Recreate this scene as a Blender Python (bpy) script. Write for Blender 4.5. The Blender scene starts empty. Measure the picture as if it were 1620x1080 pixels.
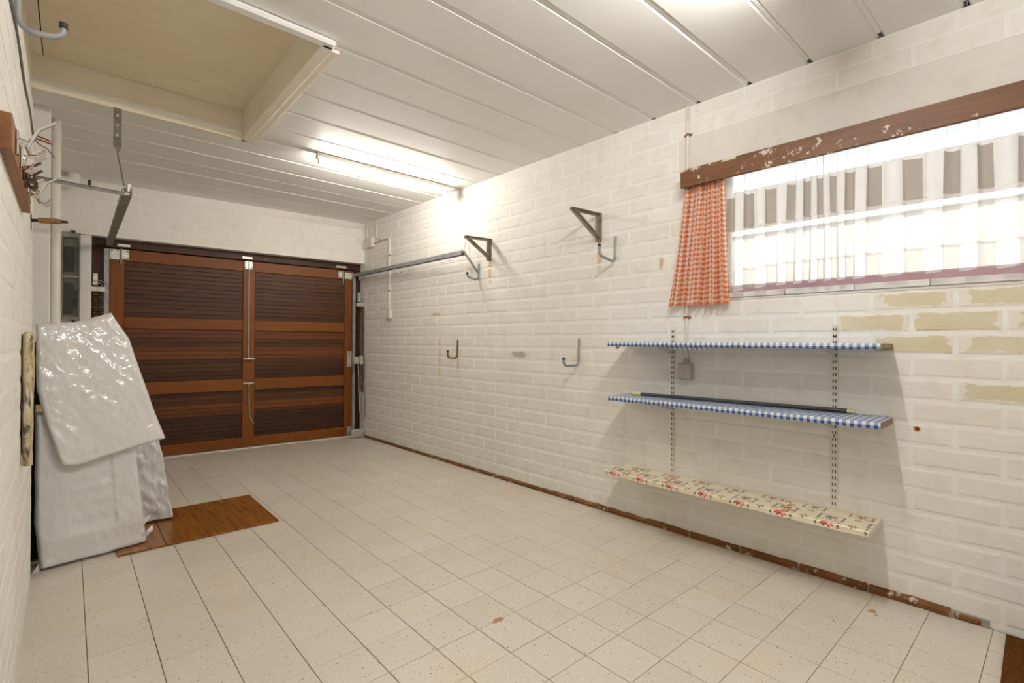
import bpy, math, random
from mathutils import Vector, Matrix, noise
random.seed(7)
S = bpy.context.scene
COL = S.collection
PI = math.pi

# ------------------------------------------------------------------ camera
cam_d = bpy.data.cameras.new('camera'); cam = bpy.data.objects.new('camera', cam_d); COL.objects.link(cam)
YAW, PIT, ROL = math.radians(43.2344), math.radians(0.0585), math.radians(0.3602)
fw = Vector((math.sin(YAW)*math.cos(PIT), math.cos(YAW)*math.cos(PIT), math.sin(PIT)))
rr = Vector((math.cos(YAW), -math.sin(YAW), 0)); uu = rr.cross(fw)
r2 = math.cos(ROL)*rr + math.sin(ROL)*uu; u2 = -math.sin(ROL)*rr + math.cos(ROL)*uu
CAM = Vector((-2.8694, 0.0, 1.17635))
cam.matrix_world = Matrix(((r2.x, u2.x, -fw.x, CAM.x), (r2.y, u2.y, -fw.y, CAM.y), (r2.z, u2.z, -fw.z, CAM.z), (0, 0, 0, 1)))
cam_d.sensor_width = 36; cam_d.lens = 785.597*36/1620; cam_d.clip_start = 0.01; cam_d.clip_end = 200
S.camera = cam

# ------------------------------------------------------------------ world, sun, exposure
SKY, SUN, TUBE, EXPO = .95, 2.1, 62.0, 1.40
w = bpy.data.worlds.new('world'); S.world = w; w.use_nodes = True
bg = w.node_tree.nodes['Background']; bg.inputs[0].default_value = (0.86, 0.93, 1.0, 1); bg.inputs[1].default_value = SKY
sd = bpy.data.lights.new('sun', 'SUN'); sd.energy = SUN; sd.angle = 0.01; sd.color = (1, .95, .86)
so = bpy.data.objects.new('sun', sd); COL.objects.link(so); so.location = (-4, 3, 9)
so.rotation_euler = Vector((0.75, 0.15, -0.64)).to_track_quat('-Z', 'Y').to_euler()
vs = S.view_settings
vs.view_transform = 'Standard'; vs.look = 'None'; vs.gamma = 1; vs.use_curve_mapping = False; vs.exposure = EXPO
S.display_settings.display_device = 'sRGB'
S.cycles.use_denoising = True; S.cycles.use_light_tree = False
S.cycles.max_bounces = 7; S.cycles.diffuse_bounces = 5; S.cycles.transparent_max_bounces = 8
S.cycles.use_adaptive_sampling = True; S.cycles.adaptive_threshold = .03; S.cycles.adaptive_min_samples = 24
S.cycles.sample_clamp_indirect = 3

# ------------------------------------------------------------------ helpers
def C(h):
    v = [int(h[i:i+2], 16)/255 for i in (0, 2, 4)]
    return tuple((c/12.92 if c <= .04045 else ((c+.055)/1.055)**2.4) for c in v) + (1,)

class X:
    """tiny shader-maths expression: python operators become Math nodes"""
    def __init__(s, nt, k): s.nt = nt; s.k = k
    def _m(s, op, *a, clamp=False):
        n = s.nt.nodes.new('ShaderNodeMath'); n.operation = op; n.use_clamp = clamp
        for i, v in enumerate((s,)+a):
            if isinstance(v, X): s.nt.links.new(v.k, n.inputs[i])
            else: n.inputs[i].default_value = v
        return X(s.nt, n.outputs[0])
    def __add__(s, o): return s._m('ADD', o)
    def __sub__(s, o): return s._m('SUBTRACT', o)
    def __mul__(s, o): return s._m('MULTIPLY', o)
    def __truediv__(s, o): return s._m('DIVIDE', o)
    __radd__ = __add__; __rmul__ = __mul__
    def lt(s, o): return s._m('LESS_THAN', o)
    def gt(s, o): return s._m('GREATER_THAN', o)
    def abs(s): return s._m('ABSOLUTE')
    def fr(s): return s._m('FRACT')
    def fl(s): return s._m('FLOOR')
    def mx(s, o): return s._m('MAXIMUM', o)
    def mn(s, o): return s._m('MINIMUM', o)
    def sq(s): return s*s
    def sqrt(s): return s._m('SQRT')
    def atan2(s, o): return s._m('ARCTAN2', o)
    def cos(s): return s._m('COSINE')
    def inv(s): return (s*-1.0)+1.0
    def ramp(s, a, b):           # 0 at a, 1 at b
        n = s.nt.nodes.new('ShaderNodeMapRange'); n.clamp = True
        s.nt.links.new(s.k, n.inputs[0]); n.inputs[1].default_value = a; n.inputs[2].default_value = b
        return X(s.nt, n.outputs[0])

class MT:
    """material builder"""
    def __init__(s, name, rough=.6, metal=0., spec=.5):
        s.m = bpy.data.materials.new(name); s.m.use_nodes = True; s.nt = s.m.node_tree
        s.b = s.nt.nodes['Principled BSDF']; s.out = s.nt.nodes['Material Output']
        s.b.inputs['Roughness'].default_value = rough; s.b.inputs['Metallic'].default_value = metal
        s.b.inputs['Specular IOR Level'].default_value = spec
    def node(s, t): return s.nt.nodes.new(t)
    def pos(s): return s.node('ShaderNodeNewGeometry').outputs['Position']
    def obj(s): return s.node('ShaderNodeTexCoord').outputs['Object']
    def uv(s): return s.node('ShaderNodeTexCoord').outputs['UV']
    def sep(s, v):
        n = s.node('ShaderNodeSeparateXYZ'); s.nt.links.new(v, n.inputs[0]); return [X(s.nt, o) for o in n.outputs]
    def map(s, v, sc=(1, 1, 1), loc=(0, 0, 0)):
        n = s.node('ShaderNodeMapping'); s.nt.links.new(v, n.inputs[0]); n.inputs['Scale'].default_value = sc; n.inputs['Location'].default_value = loc
        return n.outputs[0]
    def noise(s, v, scale, detail=3, rough=.55, dist=0.):
        n = s.node('ShaderNodeTexNoise'); s.nt.links.new(v, n.inputs['Vector']); n.inputs['Scale'].default_value = scale
        n.inputs['Detail'].default_value = detail; n.inputs['Roughness'].default_value = rough; n.inputs['Distortion'].default_value = dist
        return X(s.nt, n.outputs['Fac'])
    def vor(s, v, scale, feat='F1', out='Distance', rnd=1.):
        n = s.node('ShaderNodeTexVoronoi'); n.feature = feat; s.nt.links.new(v, n.inputs['Vector']); n.inputs['Scale'].default_value = scale
        n.inputs['Randomness'].default_value = rnd
        return X(s.nt, n.outputs[out])
    def rnd(s): return X(s.nt, s.node('ShaderNodeObjectInfo').outputs['Random'])
    def mix(s, f, a, b):
        n = s.node('ShaderNodeMix'); n.data_type = 'RGBA'
        for i, v in ((0, f), (6, a), (7, b)):
            if isinstance(v, X): s.nt.links.new(v.k, n.inputs[i])
            elif hasattr(v, 'is_output'): s.nt.links.new(v, n.inputs[i])
            else: n.inputs[i].default_value = v
        return n.outputs[2]
    def col(s, v):
        if hasattr(v, 'is_output'): s.nt.links.new(v, s.b.inputs['Base Color'])
        else: s.b.inputs['Base Color'].default_value = v
        return s
    def rough(s, x): s.nt.links.new(x.k, s.b.inputs['Roughness']); return s
    def bump(s, h, st=.3, d=.01):
        n = s.node('ShaderNodeBump'); n.inputs['Strength'].default_value = st; n.inputs['Distance'].default_value = d
        s.nt.links.new(h.k, n.inputs['Height']); s.nt.links.new(n.outputs[0], s.b.inputs['Normal']); return s

def var(name, c1, c2, scale, rough=.6, metal=0., bump=0., bscale=None, d=.004, stretch=(1, 1, 1), spec=.5, lo=.35, hi=.65, rnd=0.):
    t = MT(name, rough, metal, spec); p = t.map(t.pos(), stretch)
    f = t.noise(p, scale, 2).ramp(lo, hi)
    if rnd: f = f*(1-rnd) + t.rnd()*rnd
    t.col(t.mix(f, C(c1), C(c2)))
    if bump: t.bump(t.noise(p, bscale or scale*3, 2), bump, d)
    return t.m

class MB:
    def __init__(s): s.v = []; s.f = []; s.sm = []; s.uv = {}
    def add(s, vs, fs, smooth=False):
        o = len(s.v); s.v += [tuple(v) for v in vs]; s.f += [tuple(i+o for i in f) for f in fs]; s.sm += [smooth]*len(fs); return s
    def box(s, a, b, bev=0., M=None):
        x0, x1 = sorted((a[0], b[0])); y0, y1 = sorted((a[1], b[1])); z0, z1 = sorted((a[2], b[2]))
        if bev <= 0:
            vs = [(x, y, z) for z in (z0, z1) for y in (y0, y1) for x in (x0, x1)]
            fs = [(0, 2, 3, 1), (4, 5, 7, 6), (0, 1, 5, 4), (2, 6, 7, 3), (0, 4, 6, 2), (1, 3, 7, 5)]
        else:
            c = min(bev, (x1-x0)*.45, (y1-y0)*.45, (z1-z0)*.45); vs = []; ix = {}
            lo = (x0, y0, z0); hi = (x1, y1, z1)
            for sx in (0, 1):
                for sy in (0, 1):
                    for sz in (0, 1):
                        sg = (sx, sy, sz)
                        for ax in range(3):      # vertex lying on face of axis ax
                            p = []
                            for k in range(3):
                                e = hi[k] if sg[k] else lo[k]
                                if k != ax: e += -c if sg[k] else c
                                p.append(e)
                            ix[(sg, ax)] = len(vs); vs.append(tuple(p))
            fs = []
            def sgs(ax, val):
                k1, k2 = [k for k in range(3) if k != ax]; out = []
                for (p, q) in ((0, 0), (1, 0), (1, 1), (0, 1)):
                    t = [0, 0, 0]; t[ax] = val; t[k1] = p; t[k2] = q; out.append(tuple(t))
                return out
            for ax in range(3):
                for val in (0, 1): fs.append([ix[(g, ax)] for g in sgs(ax, val)])
            for ax in range(3):                      # edges parallel to ax
                k1, k2 = [k for k in range(3) if k != ax]
                for p in (0, 1):
                    for q in (0, 1):
                        a0 = [0, 0, 0]; a0[k1] = p; a0[k2] = q; a1 = list(a0); a1[ax] = 1; a0 = tuple(a0); a1 = tuple(a1)
                        fs.append([ix[(a0, k1)], ix[(a1, k1)], ix[(a1, k2)], ix[(a0, k2)]])
            for g in [(i, j, k) for i in (0, 1) for j in (0, 1) for k in (0, 1)]: fs.append([ix[(g, 0)], ix[(g, 1)], ix[(g, 2)]])
            cen = Vector(((x0+x1)/2, (y0+y1)/2, (z0+z1)/2)); out = []
            for f in fs:
                p = [Vector(vs[i]) for i in f]; n = (p[1]-p[0]).cross(p[2]-p[0])
                fc = sum(p, Vector())/len(p)
                out.append(tuple(f) if n.dot(fc-cen) > 0 else tuple(reversed(f)))
            fs = out
        if M is not None: vs = [M @ Vector(v) for v in vs]
        return s.add(vs, fs)
    def tube(s, pts, r, n=8, cap=True, closed=False, smooth=True):
        P = [Vector(p) for p in pts]; rs = r if isinstance(r, (list, tuple)) else [r]*len(P); vs = []; prev = None
        for i, p in enumerate(P):
            t = (P[min(i+1, len(P)-1)]-P[max(i-1, 0)])
            t = t.normalized() if t.length > 1e-9 else Vector((0, 0, 1))
            if prev is None:
                a = Vector((0, 0, 1)) if abs(t.z) < .9 else Vector((1, 0, 0)); u = t.cross(a).normalized()
            else:
                u = prev - t*prev.dot(t); u.normalize()
            prev = u; q = t.cross(u)
            vs += [p+(u*math.cos(2*PI*k/n)+q*math.sin(2*PI*k/n))*rs[i] for k in range(n)]
        fs = [(i*n+k, i*n+(k+1) % n, (i+1)*n+(k+1) % n, (i+1)*n+k) for i in range(len(P)-1) for k in range(n)]
        s.add(vs, fs, smooth)
        if cap: s.add(vs[:n], [tuple(range(n-1, -1, -1))]); s.add(vs[-n:], [tuple(range(n))])
        return s
    def bar(s, a, b, wd, th, up=(0, 0, 1)):
        """flat bar from a to b: width wd across, thickness th along the 'up'-ish normal"""
        a = Vector(a); b = Vector(b); t = (b-a).normalized(); u = Vector(up); u = (u-t*u.dot(t)).normalized(); q = t.cross(u)
        vs = [e+q*sx*wd/2+u*sz*th/2 for e in (a, b) for (sx, sz) in ((-1, -1), (1, -1), (1, 1), (-1, 1))]
        return s.add(vs, [(0, 1, 2, 3), (7, 6, 5, 4), (0, 4, 5, 1), (1, 5, 6, 2), (2, 6, 7, 3), (3, 7, 4, 0)])
    def prism(s, poly, d, M=None):
        """polygon (list of 3D points) extruded by vector d"""
        n = len(poly); A = [Vector(p) for p in poly]; d = Vector(d); vs = A+[p+d for p in A]
        if M is not None: vs = [M @ v for v in vs]
        nrm = Vector()
        for i in range(n): nrm += A[i].cross(A[(i+1) % n])
        flip = nrm.dot(d) > 0
        fs = [tuple(range(n)), tuple(range(2*n-1, n-1, -1))] + [(i, i+n, (i+1) % n+n, (i+1) % n) for i in range(n)]
        if flip: fs = [tuple(reversed(f)) for f in fs]
        return s.add(vs, fs)
    def grid(s, fn, nu, nv, uvfn=None, smooth=True, closed_u=False):
        vs = [fn(i/nu, j/nv) for j in range(nv+1) for i in range(nu+1)]
        o = len(s.v); fs = [(j*(nu+1)+i, j*(nu+1)+i+1, (j+1)*(nu+1)+i+1, (j+1)*(nu+1)+i) for j in range(nv) for i in range(nu)]
        s.add(vs, fs, smooth)
        if uvfn:
            for j in range(nv+1):
                for i in range(nu+1): s.uv[o+j*(nu+1)+i] = uvfn(i/nu, j/nv)
        return s
    def mesh(s, name):
        me = bpy.data.meshes.new(name); me.from_pydata(s.v, [], s.f)
        me.polygons.foreach_set('use_smooth', s.sm)
        if s.uv:
            l = me.uv_layers.new(name='UVMap')
            for lp in me.loops: l.data[lp.index].uv = s.uv.get(lp.vertex_index, (0, 0))
        me.update(); return me
    def build(s, name, mat, parent=None, label=None, **k):
        me = s.mesh(name); me.materials.append(mat); return link(name, me, parent, label=label, **k)

def link(name, data, parent=None, loc=None, rotz=None, **k):
    o = bpy.data.objects.new(name, data); COL.objects.link(o)
    if parent is not None: o.parent = parent
    if loc is not None: o.location = loc
    if rotz is not None: o.rotation_euler = (0, 0, rotz)
    tag(o, **k); return o
def tag(o, label=None, category=None, group=None, kind=None):
    for a, b in (('label', label), ('category', category), ('group', group), ('kind', kind)):
        if b: o[a] = b
    return o
def thing(name, label, category, loc=(0, 0, 0), rotz=0., group=None, kind=None):
    return link(name, None, None, loc, rotz, label=label, category=category, group=group, kind=kind)
def arc(c, r, a0, a1, n, ax=(1, 0, 0), ay=(0, 0, 1)):
    c = Vector(c); ax = Vector(ax); ay = Vector(ay)
    return [c+(ax*math.cos(a0+(a1-a0)*i/n)+ay*math.sin(a0+(a1-a0)*i/n))*r for i in range(n+1)]

# ------------------------------------------------------------------ materials
def wall_paint(name, ca, cb, cdirt, bst=.35, stains=False):
    t = MT(name, .72, 0, .3); p = t.pos()
    a = t.noise(p, 2.2, 2); b = t.noise(p, 11, 2)
    f = a.ramp(.35, .68)*.55 + t.rnd()*.45
    c = t.mix(f, C(ca), C(cb)); c = t.mix(b.ramp(.52, .75)*.4, c, C(cdirt))
    if stains:
        sx, sy, sz = t.sep(p)
        for (y, z, ry, rz, cc) in ((2.95, 1.075, .11, .035, '8c8276'), (2.147, 1.80, .022, .11, 'c79a55'), (3.34, 1.80, .03, .10, 'c79a55'), (4.10, 1.02, .025, .22, 'd0ae6a'), (4.17, 1.45, .10, .02, 'b8823c'), (1.66, 1.70, .016, .06, 'b98c40')):
            d = ((sy-y)/ry).sq()+((sz-z)/rz).sq()+(b-.5)*4.0
            c = t.mix(d.ramp(1., .1)*sx.gt(-.3)*.65, c, C(cc))
    t.col(c).bump(t.noise(p, 38, 2, .7), bst, .006)
    return t.m
def worn_paint(name):
    """block whose white paint has rubbed away: bare yellowish face with ragged painted rim"""
    t = MT(name, .8, 0, .25); p = t.pos(); sx, sy, sz = t.sep(t.obj())
    n = t.noise(p, 16, 3, .65)
    rim = (sy.abs()/.1415).mx(sz.abs()/.0423)
    bare = (rim + (n-.5)*.9 + (t.rnd()-.5)*.5).lt(.82)
    f = t.noise(p, 5, 3).ramp(.3, .7)
    c = t.mix(f, C('cfc3a2'), C('d9d0b8')); c = t.mix(bare.inv()*.85, c, C('e5e1d8'))
    t.col(c).bump(n, .5, .006); return t.m
M = {}
M['block'] = wall_paint('painted_block', 'e3dfd6', 'ebe8e1', 'd6cbb7', .28, True)
M['block_worn'] = worn_paint('worn_block')
M['mortar'] = wall_paint('painted_mortar', 'e8e5de', 'eeece6', 'dcd4c6', .28)
M['plaster'] = wall_paint('painted_concrete', 'd9d4cb', 'e1ddd5', 'c9c0b3')
M['smooth_white'] = var('smooth_white_paint', 'e3dfd7', 'e9e6df', 3, .6, bump=.12, bscale=25)
M['plank'] = var('painted_ceiling', 'e8e6e1', 'efeeea', 1.7, .55, rnd=.35)
M['ceil_mortar'] = var('ceiling_joint', 'eae8e3', 'f1f0ec', 6, .7, bump=.5, bscale=40)
M['slab'] = var('dark_void', '2a2622', '3a342e', 4, .9)

def terrazzo():
    t = MT('terrazzo_tile', .36, 0, .45); p = t.pos()
    n = t.noise(p, 2.4, 2)
    f = n.ramp(.35, .65)*.4 + t.rnd()*.6
    c = t.mix(f, C('cac1b3'), C('d3cbbf'))
    c = t.mix(n.ramp(.50, .74)*.40, c, C('cfbd9b'))
    vn = t.node('ShaderNodeTexVoronoi'); t.nt.links.new(t.map(p, (1, 1, 0)), vn.inputs['Vector']); vn.inputs['Scale'].default_value = 105
    dist = X(t.nt, vn.outputs['Distance']); k1, k2, k3 = t.sep(vn.outputs['Color'])
    sp = dist.lt(k2*.26+.12)
    c = t.mix(sp*k1.gt(.55)*k1.lt(.75)*.6, c, C('e8e1d4')); c = t.mix(sp*k1.gt(.75)*k1.lt(.91)*.6, c, C('a3927a')); c = t.mix(sp*k1.gt(.91)*.8, c, C('6d5c4b'))
    sx, sy, sz = t.sep(p)
    for (x, y, r) in ((-.205, .503, .020), (-.234, .482, .011), (-1.47, 1.567, .026), (-.42, .60, .008)):
        dd = ((sx-x).sq()+(sy-y).sq()*2.2).sqrt()+(k3-.5)*.012
        c = t.mix(dd.lt(r)*.8, c, C('a56a22'))
    t.col(c).rough(n*.25+.22)
    return t.m
M['tile'] = terrazzo()
M['grout'] = var('floor_grout', '5b5148', '6b6056', 8, .9)
M['cream'] = var('hatch_cream', 'e9dfcb', 'efe7d7', 2.5, .6, bump=.1, bscale=30)
def ply():
    t = MT('hatch_plywood', .65); p = t.pos(); q = t.map(p, (1, 7, 1))
    c = t.mix(t.noise(p, 2.0, 3).ramp(.3, .7), C('e6d8ba'), C('eee2cb'))
    c = t.mix(t.noise(t.map(p, (2.2, 9, 2)), 4, 5, .7).ramp(.60, .72)*.5, c, C('ab9671'))
    t.col(c).bump(t.noise(q, 20, 3), .1, .003); return t.m
M['ply'] = ply()
def wood(name, c1, c2, c3, st=(1, 14, 14), rough=.48, rnd=.3, spec=.3):
    t = MT(name, rough, 0, spec); p = t.pos(); q = t.map(p, st)
    f = t.noise(q, 3.2, 6, .62, .4).ramp(.30, .70)
    f = f*(1-rnd) + t.rnd()*rnd
    c = t.mix(f, C(c1), C(c2)); c = t.mix(t.noise(q, 9, 4).ramp(.60, .78)*.5, c, C(c3))
    t.col(c).bump(t.noise(q, 14, 3), .08, .002); return t.m
M['rail_wood'] = wood('door_rail_wood', '6b380c', '834a12', '4e280a')
M['stile_wood'] = wood('door_stile_wood', '6b380c', '834a12', '4e280a', (14, 14, 1))
M['board_dark'] = wood('door_board_dark', '3f2311', '593417', '2b160a', rnd=.55)
M['board_mid'] = wood('door_board_mid', '5c2e10', '78421a', '3f1e0b', rnd=.5)
M['board_deep'] = wood('door_board_deep', '351c0c', '482812', '231208', rnd=.55)
M['frame_wood'] = wood('door_frame_wood', '33190d', '472512', '23110a', (6, 6, 3))
M['pelmet'] = (lambda: None)
def pelmet():
    t = MT('pelmet_wood', .55); p = t.pos(); q = t.map(p, (12, 1, 12))
    c = t.mix(t.noise(q, 3.5, 6, .6).ramp(.3, .7), C('5f3b22'), C('755034'))
    sx, sy, sz = t.sep(p)
    ch = t.noise(p, 34, 5, .75).gt(.585)*t.noise(p, 4.0, 2).gt(.52)
    edge = t.noise(p, 26, 4).gt(.50)*sz.gt(2.196)*sy.gt(1.15)
    c = t.mix(ch.mx(edge)*.85, c, C('d8cdb8'))
    t.col(c).bump(t.noise(q, 16, 4), .15, .003); return t.m
M['pelmet'] = pelmet()
M['rack_wood'] = wood('coat_rack_wood', '6d4426', '93653f', '4b2c16', (10, 1, 10))
def floor_board():
    t = MT('varnished_plywood', .22, 0, .5); p = t.pos(); q = t.map(p, (13, 1.1, 1))
    c = t.mix(t.noise(q, 2.6, 5, .62, .15).ramp(.3, .7), C('6b3c0e'), C('935e22'))
    c = t.mix(t.noise(q, 7, 5).ramp(.58, .8)*.55, c, C('3a1e06'))
    t.col(c); return t.m
M['floor_board'] = floor_board()
M['galv'] = var('galvanised_steel', '8e9090', 'a6a8a7', 14, .5, .35, bump=.1)
M['galv_dark'] = var('dull_steel', '7a776f', '918e85', 12, .6, .2, bump=.1)
M['zinc'] = var('zinc_plate', 'b5b1a4', 'd6d3c8', 30, .38, .65, bump=.2, bscale=60)
M['rust'] = var('rusty_iron', '6b4a26', '8f7d5c', 22, .75, .2, bump=.5, bscale=70)
M['bracket'] = var('rusted_bracket_steel', '7f7460', '968c79', 16, .7, .0, bump=.35, bscale=60, lo=.3, hi=.6)
M['rust_red'] = var('red_rust', '7b4a22', '9a7a50', 26, .7, .2, bump=.4, bscale=60)
M['coil_brown'] = var('brown_coil_steel', '4a2f1a', '6b4a2c', 20, .6, .2)
M['chrome'] = MT('chrome_hook', .18, 1.).col(C('d9d6d2')).m
M['brown_metal'] = MT('brown_hook', .4, .5).col(C('5d4a3c')).m
M['black'] = MT('black_rubber', .6).col(C('1d1c1b')).m
M['blue'] = MT('blue_rubber', .5).col(C('2b3d6e')).m
M['white_pl'] = var('white_conduit_paint', 'd6d0c2', 'e0dacd', 8, .5, rnd=.1)
M['aged_box'] = var('aged_grey_plastic', 'b3aca0', 'c4bdb1', 12, .5)
M['white_pipe'] = var('white_pipe_paint', 'd9d3c8', 'e3ded4', 3, .45, bump=.06)
M['sill'] = var('white_sill', 'd8d6d2', 'e4e2de', 5, .5, bump=.1)
M['pink'] = var('pink_frame', 'c79fae', 'd3b0bd', 5, .45)
M['white_frame'] = MT('white_window_frame', .4).col(C('e6e6e4')).m
M['screw'] = MT('dark_screw', .5, .6).col(C('3a332c')).m
M['upright'] = var('cream_enamel', 'dcd5c6', 'e3ddd0', 6, .45)
M['terra_plug'] = MT('orange_plug', .8).col(C('b5703c')).m
M['slot'] = MT('slot_black', .8).col(C('2a2520')).m
M['chip'] = var('bare_chipboard', '8d6f58', 'b39a84', 60, .85, bump=.4, bscale=90)
M['cream_pvc'] = MT('cream_plastic', .4).col(C('d9d2a2')).m
M['grey_tube'] = var('charcoal_tube', '33373a', '43474a', 8, .45)
M['terracotta'] = (lambda: None)
def terra():
    t = MT('terracotta_skirting', .65); p = t.pos()
    c = t.mix(t.noise(p, 7, 5).ramp(.3, .7)*.8+t.rnd()*.2, C('5c3513'), C('8a5422'))
    sx, sy, sz = t.sep(p)
    c = t.mix(t.noise(p, 26, 5, .7).gt(.60)*t.noise(p, 3, 2).gt(.46)*.85, c, C('cfc4b2'))
    c = t.mix(t.noise(p, 40, 4).gt(.62)*.6, c, C('3d2412'))
    t.col(c).bump(t.noise(p, 50, 4), .5, .004); return t.m
M['terracotta'] = terra()
M['skirt_mortar'] = var('skirting_mortar', '8f8a80', 'aba498', 20, .9, bump=.4)
def coir():
    t = MT('coir_mat', .95, 0, .1); p = t.pos()
    c = t.mix(t.noise(t.map(p, (14, 30, 4)), 8, 5, .7).ramp(.3, .7), C('3c2208'), C('7a4c1c'))
    t.col(c).bump(t.noise(p, 160, 4), .9, .01); return t.m
M['coir'] = coir()
def timber():
    t = MT('weathered_timber', .9); p = t.pos(); q = t.map(p, (1, 1, .13))
    c = t.mix(t.noise(q, 60, 5, .7).ramp(.35, .65), C('b39c6e'), C('dcd2b6'))
    c = t.mix(t.noise(t.map(p, (1, 1, .35)), 45, 5, .7).ramp(.50, .62)*.9, c, C('453a2c'))
    t.col(c).bump(t.noise(q, 90, 5), .9, .01); return t.m
M['timber'] = timber()
M['gap_dark_panel'] = MT('gap_dark_fill', .8).col(C('1c1713')).m  # near-black fill for the panel added behind the shutter
def plastic(name, ca, cb, rough=.2):
    t = MT(name, rough, 0, .7); p = t.pos()
    c = t.mix(t.noise(p, 5, 2).ramp(.3, .7), C(ca), C(cb)); t.col(c)
    r1 = ((t.noise(t.map(p, (1, 1, .8)), 4.5, 2, .5, .6)-.5).abs()*-2.2+1.0)
    r2_ = ((t.noise(t.map(p, (1.6, 1, 1), (3, 2, 1)), 19, 1, .5, .6)-.5).abs()*-2.0+1.0)
    t.bump(r1*r1*r1*.8+r2_*r2_*.26, .55, .010)
    tl_ = t.node('ShaderNodeBsdfTranslucent'); tl_.inputs[0].default_value = C('efece6'); ms = t.node('ShaderNodeMixShader'); ms.inputs[0].default_value = .22
    t.nt.links.new(t.b.outputs[0], ms.inputs[1]); t.nt.links.new(tl_.outputs[0], ms.inputs[2]); t.nt.links.new(ms.outputs[0], t.out.inputs[0]); return t.m
M['wrap'] = plastic('plastic_wrap', 'efedea', 'f4f3f1', .14)
M['wrap2'] = plastic('plastic_wrap_cool', 'ecebe9', 'f3f2f1', .16)
M['tan'] = var('tan_tape', 'b79a62', 'cbb27c', 10, .5)
def gingham(name, ca, cb, cw, per, uv=True, swap=False):
    t = MT(name, .8 if uv else .5, 0, .2); x, y, z = t.sep(t.uv())
    a = (x/per).fr().lt(.5); b = (y/per).fr().lt(.5)
    f2 = a*b; f1 = a.mx(b)
    c = t.mix(f1, C(cw), C(cb)); c = t.mix(f2, c, C(ca))
    t.col(c); return t
g = gingham('orange_gingham', 'dc7d4c', 'efbfa2', 'f6eee3', .029)
g.b.inputs['Transmission Weight'].default_value = 0
tr = g.node('ShaderNodeBsdfTranslucent'); mx_ = g.node('ShaderNodeMixShader'); mx_.inputs[0].default_value = .35
cl = [l for l in g.nt.links if l.to_socket == g.b.inputs['Base Color']][0].from_socket
g.nt.links.new(cl, tr.inputs[0]); g.nt.links.new(g.b.outputs[0], mx_.inputs[1]); g.nt.links.new(tr.outputs[0], mx_.inputs[2]); g.nt.links.new(mx_.outputs[0], g.out.inputs[0])
M['orange'] = g.m
g = gingham('blue_gingham', '27457f', '8fa2c4', 'e4e2d8', .029); g.b.inputs['Roughness'].default_value = .32; g.b.inputs['Specular IOR Level'].default_value = .5
M['bluecheck'] = g.m
def floral():
    """cream oilcloth: u along the shelf, v from the wall (0) over the front edge (0.25..0.28)"""
    t = MT('floral_oilcloth', .38, 0, .5); u, v, z = t.sep(t.uv()); c = C('e4d9c1')
    c = t.mix(t.noise(t.uv(), 9, 3).ramp(.4, .7)*.5, c, C('d2bf98'))
    def frame(c, per, off, vc, hw, hh, colr):
        uu_ = ((u+off)/per).fr()*per-per/2; a = uu_.abs()/hw; b = (v-vc).abs()/hh
        m = a.mx(b); line = m.lt(1.0)*m.gt(.80)
        dots = ((u*240).cos()*(v*240).cos()).gt(-.15)*.3+.55
        c = t.mix(line*dots, c, C('4c382e'))
        return c, uu_, v-vc
    def flower(c, du, dv, r, pet, core, n=6):
        r = r*1.25
        rad = (du.sq()+dv.sq()).sqrt(); an = du.atan2(dv)
        c = t.mix(rad.lt(((an*n).cos()*.28+.72)*r), c, C(pet))
        return t.mix(rad.lt(r*.40), c, C(core))
    P = .196
    c, du, dv = frame(c, P, .03, .165, .054, .040, 0)
    c = flower(c, du, dv, .021, '4a5470', 'a04a3a', 5); c = flower(c, du-.018, dv+.008, .010, '9a3a30', 'd9a84a', 4); c = flower(c, du+.02, dv+.006, .009, '50603a', '50603a', 4)
    c, du, dv = frame(c, P, .03+P/2, .062, .050, .030, 0)
    c = flower(c, du, dv, .017, 'a8543c', '4c5568', 5); c = flower(c, du-.014, dv, .008, '5b6840', 'd9a84a', 4)
    def rep(off, vc, per=P):
        return ((u+off)/per).fr()*per-per/2, v-vc
    a, b = rep(.03+P/2, .125); c = flower(c, a, b, .014, '4f5a34', 'd0b040', 6)
    a, b = rep(.03+P/2, .232); c = flower(c, a, b, .017, '4c5a3a', 'e0b83a', 7)
    a, b = rep(.03-.010, .252); c = flower(c, a, b, .016, 'c45a58', 'e6a8a0', 5)
    a, b = rep(.03+.012, .250); c = flower(c, a, b, .015, '9a2a1e', 'd05a3a', 5)
    # bordered squares either side of the red pair, wrapping over the edge
    a, b = rep(.03, .25); c = t.mix(a.abs().gt(.040)*a.abs().lt(.050)*v.gt(.205)*((v*220).cos().gt(-.2))*.8, c, C('5a4438'))
    for uc in (.13, .40, 1.05):                # garlands across the shelf
        m = (u-uc).abs()
        for k, (vc, pc) in enumerate(((.06, 'b5642a'), (.10, '9a3324'), (.145, 'c07a34'), (.19, 'b5642a'), (.225, '9a2a22'))):
            c = flower(c, u-(uc+.022*(1 if k % 2 else -1)*.6+(vc-.13)*.25), v-vc, .0165, pc, 'e2b45a', 5)
        c = t.mix(((u-uc-(v-.13)*.25).abs().lt(.004))*v.gt(.03)*((v*110).cos().gt(0))*.8, c, C('4c5134'))
    t.col(c); return t.m
M['floral'] = floral()
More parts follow.
